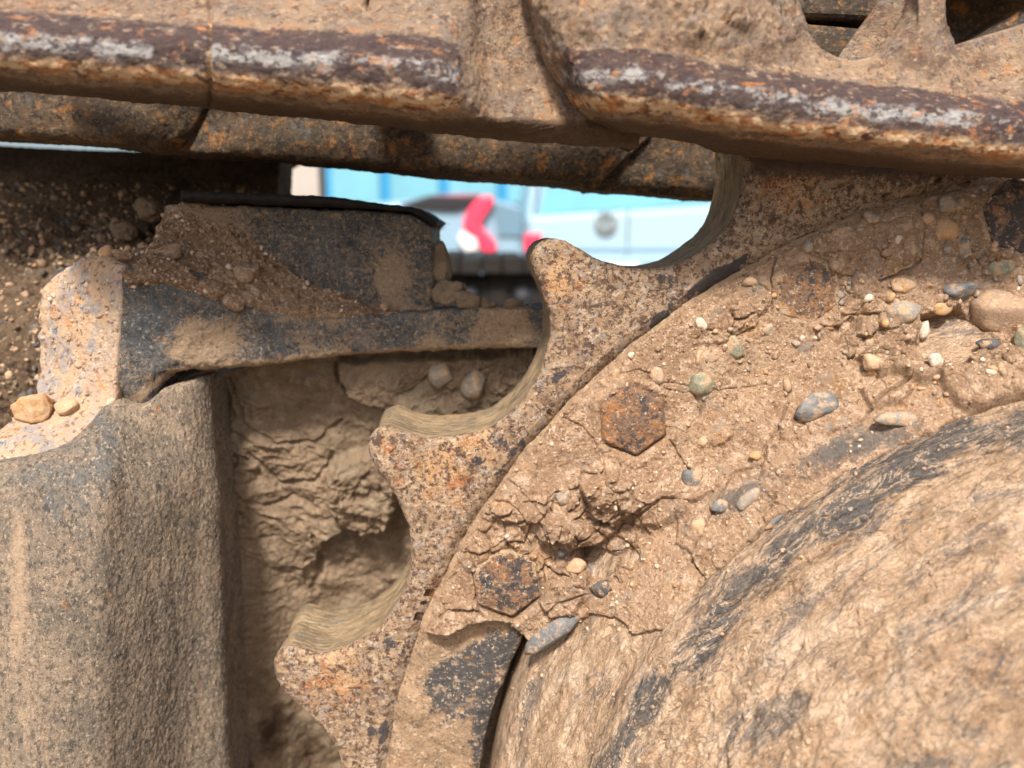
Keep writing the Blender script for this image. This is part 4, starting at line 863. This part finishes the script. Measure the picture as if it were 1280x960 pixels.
def stone(px, py, w, h, rot, kind, label, on='caked_mud', proud=.25, angular=.4, depth=.7, name='pebble', cat='stone', group='stones stuck in the mud', y=None, mat=None, sub=3):
    yy = surface_y(on, px, py) if y is None else y
    U, F = stone_mesh(name, int(px*7+py), angular, sub)
    if 'clod' in name:
        U, F = stone_mesh(name, int(px*7+py), angular, 4)
        U = U*(1+.24*fbm(U+px, .55, 4, .6)+.06*fbm(U+py, .12, 2))[:, None]
    yc = yy; sc = (yc+DIST)/F_PX
    hw, hh = w/2*sc*1.0, h/2*sc*1.0; hd = min(hw, hh)*depth*1.3
    U = U*np.array([hw, hd, hh]); c, s = math.cos(rad(rot)), math.sin(rad(rot))
    X = U[:, 0]*c-U[:, 2]*s; Z = U[:, 0]*s+U[:, 2]*c
    yc = yy+hd*(1-2*proud)-0
    ctr = P(px, py, yc-hd*.5)
    V = np.stack([X+ctr[0], U[:, 1]+yc, Z+ctr[2]], 1)
    o = mesh_obj(name, V, F, mat or ST[kind], None, smooth=True)
    return tag(o, label, cat, group)
for s in stones:
    if s[2]: stone(*s[:7], proud=s[7]*(.62 if s[2] < 30 else .78), angular=min(.95, s[8]+.35), depth=.62)
stone(551,470,34,36,0,'grey','left one of two dusty stones in the mud under the cross arm','packed_mud',.5,.5)
stone(593,482,34,42,-15,'grey','right one of two dusty stones in the mud under the cross arm','packed_mud',.5,.3)
stone(487,534-8,1,1,0,'grey','x','packed_mud') if False else None
stone(80,510,30,21,8,'tan','yellowish pebble on the sloping corner face','corner_casting',.7,.4)
stone(131,319,22,24,10,'ochre','yellow stone perched on top of the corner casting','corner_casting',.9,.7)
stone(35,514,52,44,-10,'ochre','orange mud lump beside the yellowish pebble at the left','corner_casting',.8,.7, name='mud_clod', cat='mud clod', group='mud clods')
clods = [
 (562,366,46,32,10,.088,'loose mud clod in the corner between plate and arm',.6),(584,378,40,26,-15,.084,'broken mud clod on the arm right of the plate corner',.8),(608,382,30,18,0,.086,'low flat mud clod on the arm, further from the plate',.7),
 (641,381,28,14,0,.090,'small mud clod on the arm nearest the tooth',.6),(552,330,34,56,10,.100,'mud clinging to the end edge of the plate',.6),
 (307,341,34,28,20,.074,'large pale angular mud chunk in the middle of the pile',.9),(288,378,34,20,-20,.056,'cracked tan chunk at the front of the pile',.9),(268,360,22,16,0,.058,'pale chip left of the cracked tan chunk',.9),
 (207,318,42,22,22,.062,'pale wedge shaped chunk above the corner',.9),(150,318,26,16,0,.05,'crusty lump on the corner top',.6),(183,262,40,30,0,.16,'dark lump at the rear of the pile',.8),(150,290,34,26,0,.16,'dark clod left of the rear lump',.8),
 (382,383,14,10,0,.070,'tiny clod at the foot of the painted plate',.6),(480,384,14,12,0,.078,'small clod where plate meets arm',.6)]
for px, py, w_, h_, rt, y_, lab, an in clods:
    stone(px, py, w_, h_, rt, 'tan', lab, y=y_, proud=.5, angular=an, depth=.9, name='mud_clod', cat='mud clod', group='mud clods', mat=M['mud'] if px < 520 and y_ < .1 else M['mud_dark'])

def grit(name, label, key, n, box_, size, mats, sd, cond=None):
    import bmesh
    rs = np.random.RandomState(sd); surface_y(key, box_[0], box_[1]); a, gx, gy = _cache[key]
    m = (gx > box_[0]) & (gx < box_[2]) & (gy > box_[1]) & (gy < box_[3])
    if cond is not None: m &= cond(gx, gy)
    ids = np.nonzero(m)[0]
    if not len(ids): return
    bm = bmesh.new(); bmesh.ops.create_icosphere(bm, subdivisions=1, radius=1.0); B0 = np.array([v.co for v in bm.verts]); F0 = np.array([[v.index for v in f.verts] for f in bm.faces]); bm.free()
    pick = rs.choice(ids, n); r = size*np.exp(rs.normal(0, .5, n).clip(-1.3, .85))
    c = a[pick]+np.array([0, 0, 0]); V = []
    sc = rs.uniform(.6, 1.25, (n, 1, 3)); V = B0[None]*sc*(1+.34*rs.normal(size=(n, len(B0), 1)).clip(-1.2, 1.2))*r[:, None, None]+c[:, None, :]
    Fq = (F0[None]+np.arange(n)[:, None, None]*len(B0)).reshape(-1, 3)
    o = mesh_obj(name, V.reshape(-1, 3), Fq, mats[0], None, smooth=True)
    for mm in mats[1:]: o.data.materials.append(mm)
    o.data.polygons.foreach_set('material_index', np.repeat(rs.choice(len(mats), n, p=None), len(F0)).astype(np.int32))
    tag(o, label, 'grit', kind='stuff')
inmud = lambda gx, gy: poly_sdf(gx, gy, MUD_POLY) > 4
grit('grit', 'fine pale and dark grit scattered through the mud on the sprocket', 'caked_mud', 1500, (480, 220, 1290, 960), .00075, [M['mud'], M['mud'], ST['tan'], ST['white'], ST['grey'], ST['brown']], 1, inmud)
grit('grit', 'coarser gravel crumbs in the mud near the right edge hollow', 'caked_mud', 150, (880, 240, 1290, 490), .0020, [M['mud'], ST['tan'], ST['grey'], ST['brown'], ST['ochre']], 2, inmud)
grit('grit', 'crumbs of dried mud scattered over the pile on the cross arm', 'piled_mud', 420, (140, 240, 520, 400), .0010, [M['mud'], ST['tan'], ST['white'], ST['brown']], 3)
grit('grit', 'dark gravel crumbs on the heap inside the frame', 'mud_heap', 1500, (0, 230, 330, 540), .0018, [M['mud_dark'], ST['brown'], ST['dark'], ST['tan']], 4)
grit('grit', 'crumbs crusted on the bright corner casting', 'corner_casting', 260, (40, 320, 156, 520), .0009, [M['cap'], ST['tan'], ST['white'], ST['brown']], 5)
grit('grit', 'sand grains sticking to the drum cover', 'drum_cover', 420, (640, 480, 1280, 960), .0007, [ST['tan'], M['hub'], M['mud'], ST['brown']], 6)

# ================================================================== BACKGROUND YARD
def plain(name, col, rough=.5, metal=0, noise=.0, spec=.5, size=1.0):
    s = NB(name); f = s.noise(size, 4)
    c = s.mix(tuple(v*(1-noise) for v in col), tuple(min(1, v*(1+noise)) for v in col), f)
    s.b.inputs["Metallic"].default_value = metal; return s.done(c, rough, spec)
M['ground'] = plain('yard_ground', (.16, .12, .08), .9, 0, .4, .2, .6)
M['blue'] = plain('blue_cladding', (.02, .24, .46), .5, 0, .1)
M['glass'] = plain('pale_window', (.16, .40, .50), .25, 0, .3)
M['blueglass'] = plain('dark_glass', (.14, .24, .32), .15, 0, .1)
M['white'] = plain('white_van_paint', (.34, .48, .56), .35, 0, .03)
M['silver'] = plain('silver_car_paint', (.27, .42, .54), .3, .2, .03)
M['blk'] = plain('black_trim', (.015, .015, .018), .4, 0, .2)
M['red'] = plain('red_lens', (.85, .05, .11), .3, 0, .02)
M['clear'] = plain('clear_lens', (.85, .80, .80), .1, 0, .02)
M['chrome'] = plain('chrome', (.85, .87, .9), .12, 1, .02)
M['conc'] = plain('concrete', (.42, .38, .34), .9, 0, .2, .2, .1)
g = mesh_obj('ground', np.array([[-900, -400, 0], [900, -400, 0], [900, 1500, 0], [-900, 1500, 0]]), [[0, 1, 2, 3]], M['ground'], None, smooth=False); g['kind'] = 'structure'; g['label'] = 'bare earth yard'; g['category'] = 'ground'
def pb(name, px0, py0, px1, py1, y, dy, mat, parent=None, bev=.02, rot=0):
    a = P(px0, py1, y); b = P(px1, py0, y); return box(name, a[0], b[0], y, y+dy, a[2], b[2], mat, parent, bev, rot)
pl = P(363, 250, 1.3)
o = box('concrete_post', P(338, 0, 1.3)[0], P(388, 0, 1.3)[0], 1.3, 1.38, 0, 1.6, M['conc'], None, .004); tag(o, 'grey brown concrete post in the yard behind the track frame', 'post')
# blue building
bl = thing('building', (0, 14, 0), 'blue clad building with rows of pale windows behind the vehicles', 'building')
box('wall', -6.2, 9, 14, 20, 0, 6.0, M['blue'], bl)
wz0 = P(0, 238, 14)[2]
for j, z0 in enumerate((.35, 1.42, 2.5, 3.6, 4.7)):
    for i in range(14):
        x0 = -6.0+i*1.06
        box('window', x0, x0+.86, 13.93, 14.02, z0+.1, z0+.74, M['glass'], bl, .01)
# white van, rear towards us
van = thing('van', (1.6, 6.5, 0), 'white van with a round badge on its nose, parked beyond the machine', 'van')
VY = 6.5; sx = lambda px: float(P(px, 300, VY)[0]); sz = lambda py: float(P(640, py, VY)[2])
def prism(name, pts, y0, y1, mat, parent, bev=.03):        # outline in x,z extruded along y
    import bmesh
    bm = bmesh.new(); vs = [bm.verts.new((x, y0, z)) for x, z in pts]; f = bm.faces.new(vs)
    r = bmesh.ops.extrude_face_region(bm, geom=[f])
    for v in r['geom']:
        if isinstance(v, bmesh.types.BMVert): v.co.y = y1
    bmesh.ops.recalc_face_normals(bm, faces=bm.faces)
    if bev: bmesh.ops.bevel(bm, geom=bm.edges[:], offset=bev, segments=3, affect='EDGES', profile=.5)
    V = np.array([v.co for v in bm.verts]); Fc = [[v.index for v in f.verts] for f in bm.faces]; bm.free()
    return mesh_obj(name, V, None, mat, parent, smooth=False, polys=Fc)
prism('body', [(sx(652), .35), (sx(915), .35), (sx(918), sz(254)), (sx(660), sz(270))], VY, VY+1.6, M['white'], van, .05)
prism('cab', [(sx(666), sz(275)), (sx(912), sz(262)), (sx(895), sz(120)), (sx(690), sz(120))], VY+.35, VY+4.2, M['white'], van, .06)
prism('windscreen', [(sx(676), sz(268)), (sx(902), sz(252)), (sx(888), sz(165)), (sx(700), sz(165))], VY+.31, VY+.36, M['glass'], van, .01)
prism('pillar', [(sx(656), sz(300)), (sx(664), sz(300)), (sx(678), sz(190)), (sx(669), sz(190))], VY+.22, VY+.30, M['white'], van, .01)
pb('door_seam', 783, 262, 785, 372, VY-.012, .02, M['blk'], van, .001)
pb('number_plate', 735, 330, 800, 346, VY-.10, .03, M['clear'], van, .003)
pb('grille_line', 690, 308, 905, 314, VY-.015, .02, M['silver'], van, .003)
pb('headlight', 655, 292, 678, 316, VY-.03, .06, M['red'], van, .02)
pb('bumper', 650, 322, 918, 372, VY-.08, .2, M['silver'], van, .03)
for wx in (.12, 1.55):
    import bmesh
    bm = bmesh.new(); bmesh.ops.create_cone(bm, cap_ends=True, segments=32, radius1=.33, radius2=.33, depth=.22)
    bmesh.ops.rotate(bm, cent=(0, 0, 0), matrix=Matrix.Rotation(rad(90), 3, 'Y'), verts=bm.verts); bmesh.ops.translate(bm, vec=(sx(652)+.05+wx, VY+.75, .33), verts=bm.verts)
    V = np.array([v.co for v in bm.verts]); Fc = [[v.index for v in f.verts] for f in bm.faces]; bm.free(); mesh_obj('wheel', V, None, M['blk'], van, smooth=False, polys=Fc)
# round badge with its two letters
bc = P(757, 279, VY-.02); rb = 12.5/F_PX*(VY+DIST)
def strip(pts, wd, y0, y1):
    V = []; Fc = []
    for (x0, z0), (x1, z1) in zip(pts[:-1], pts[1:]):
        d = np.array([x1-x0, z1-z0]); L = np.linalg.norm(d); n = np.array([-d[1], d[0]])/L*wd/2; b = len(V)
        for yy in (y0, y1):
            for s_, (ex, ez) in ((1, (x0, z0)), (-1, (x0, z0)), (-1, (x1, z1)), (1, (x1, z1))): V.append((ex+s_*n[0], yy, ez+s_*n[1]))
        Fc += [[b, b+1, b+2, b+3], [b+7, b+6, b+5, b+4], [b, b+4, b+5, b+1], [b+1, b+5, b+6, b+2], [b+2, b+6, b+7, b+3], [b+3, b+7, b+4, b]]
    return V, Fc
V = []; Fc = []
circp = [(bc[0]+rb*math.cos(t), bc[2]+rb*math.sin(t)) for t in np.linspace(0, 2*math.pi, 33)]
vp = lambda L: [(bc[0]+rb*x, bc[2]+rb*z) for x, z in L]
for pts in (circp, vp([(-.38, .85), (0, .12), (.38, .85)]), vp([(-.82, .35), (-.42, -.75), (0, -.05), (.42, -.75), (.82, .35)])):
    v2, f2 = strip(pts, rb*.17, VY-.035, VY-.01); Fc += [[i+len(V) for i in f] for f in f2]; V += v2
mesh_obj('badge', np.array(V), None, M['chrome'], van, smooth=False, polys=Fc)
# silver car with curved red tail light
car = thing('car', (-.6, 5.2, 0), 'silver hatchback with a curved red tail light and black rear window', 'car')
CY = 5.2; cx_ = lambda px: float(P(px, 300, CY)[0]); cz_ = lambda py: float(P(640, py, CY)[2])
prism('body', [(cx_(380), .3), (cx_(655), .3), (cx_(655), cz_(258)), (cx_(610), cz_(246)), (cx_(540), cz_(246)), (cx_(380), cz_(262))], CY, CY+3.4, M['silver'], car, .06)
prism('rear_window', [(cx_(500), cz_(256)), (cx_(525), cz_(263)), (cx_(570), cz_(265)), (cx_(600), cz_(256)), (cx_(610), cz_(246)), (cx_(540), cz_(244))], CY-.03, CY+.06, M['blk'], car, .01)
tl = [(610, 244), (618, 247), (616, 257), (608, 268), (602, 277), (601, 283), (609, 291), (618, 300), (622, 311), (616, 317), (602, 314), (598, 303), (590, 293), (579, 286), (580, 274), (585, 264), (592, 254), (601, 246)]
prism('tail_light', [(cx_(a), cz_(b)) for a, b in tl][::-1], CY-.07, CY+.05, M['red'], car, .02)
prism('side_glass', [(cx_(622), cz_(296)), (cx_(652), cz_(296)), (cx_(654), cz_(262)), (cx_(616), cz_(252))], CY-.02, CY+.02, M['blueglass'], car, .01)
prism('reversing_lens', [(cx_(582), cz_(314)), (cx_(598), cz_(312)), (cx_(596), cz_(299)), (cx_(578), cz_(288)), (cx_(573), cz_(299))], CY-.08, CY+.02, M['clear'], car, .01)
prism('roof_edge', [(cx_(540), cz_(246)), (cx_(600), cz_(244)), (cx_(600), cz_(243)), (cx_(540), cz_(244))], CY-.02, CY+.4, M['red'], car, .0)
for wx in (-1.1, .45):
    import bmesh
    bm = bmesh.new(); bmesh.ops.create_cone(bm, cap_ends=True, segments=32, radius1=.3, radius2=.3, depth=.2)
    bmesh.ops.rotate(bm, cent=(0, 0, 0), matrix=Matrix.Rotation(rad(90), 3, 'Y'), verts=bm.verts); bmesh.ops.translate(bm, vec=(wx-.2, CY+.6, .3), verts=bm.verts)
    V = np.array([v.co for v in bm.verts]); Fc = [[v.index for v in f.verts] for f in bm.faces]; bm.free(); mesh_obj('wheel', V, None, M['blk'], car, smooth=False, polys=Fc)
# the machine's other track, dark behind the gap
ft = thing('far_track', (0, 1.5, .3), 'dark muddy second track of the machine seen through the gap', 'track')
FY = 1.5; fx = lambda px: float(P(px, 330, FY)[0]); fz = lambda py: float(P(600, py, FY)[2])
for i in range(10):
    px0 = 420+i*26; top = 318+3*math.sin(i*2.3)+i*.3
    if 548 < px0 < 1000 or True:
        box('track_shoe', fx(px0), fx(px0+25.6), FY-.05+.01*(i % 2), FY+.35, fz(342), fz(top), M['black'], ft, .006)
box('track_frame_beam', fx(380), fx(583), FY, FY+.3, fz(430), fz(341), M['black'], ft, .01)
box('track_frame_beam', fx(609), fx(680), FY, FY+.3, fz(430), fz(341), M['black'], ft, .01)
box('track_frame_beam', fx(582.5), fx(609.5), FY+.002, FY+.3, fz(430), fz(350), M['black'], ft, .002)
for px_ in (575, 640): box('track_frame_beam', fx(px_), fx(px_+24), FY-.08, FY-.01, fz(420), fz(358), M['blk'], ft, .02)
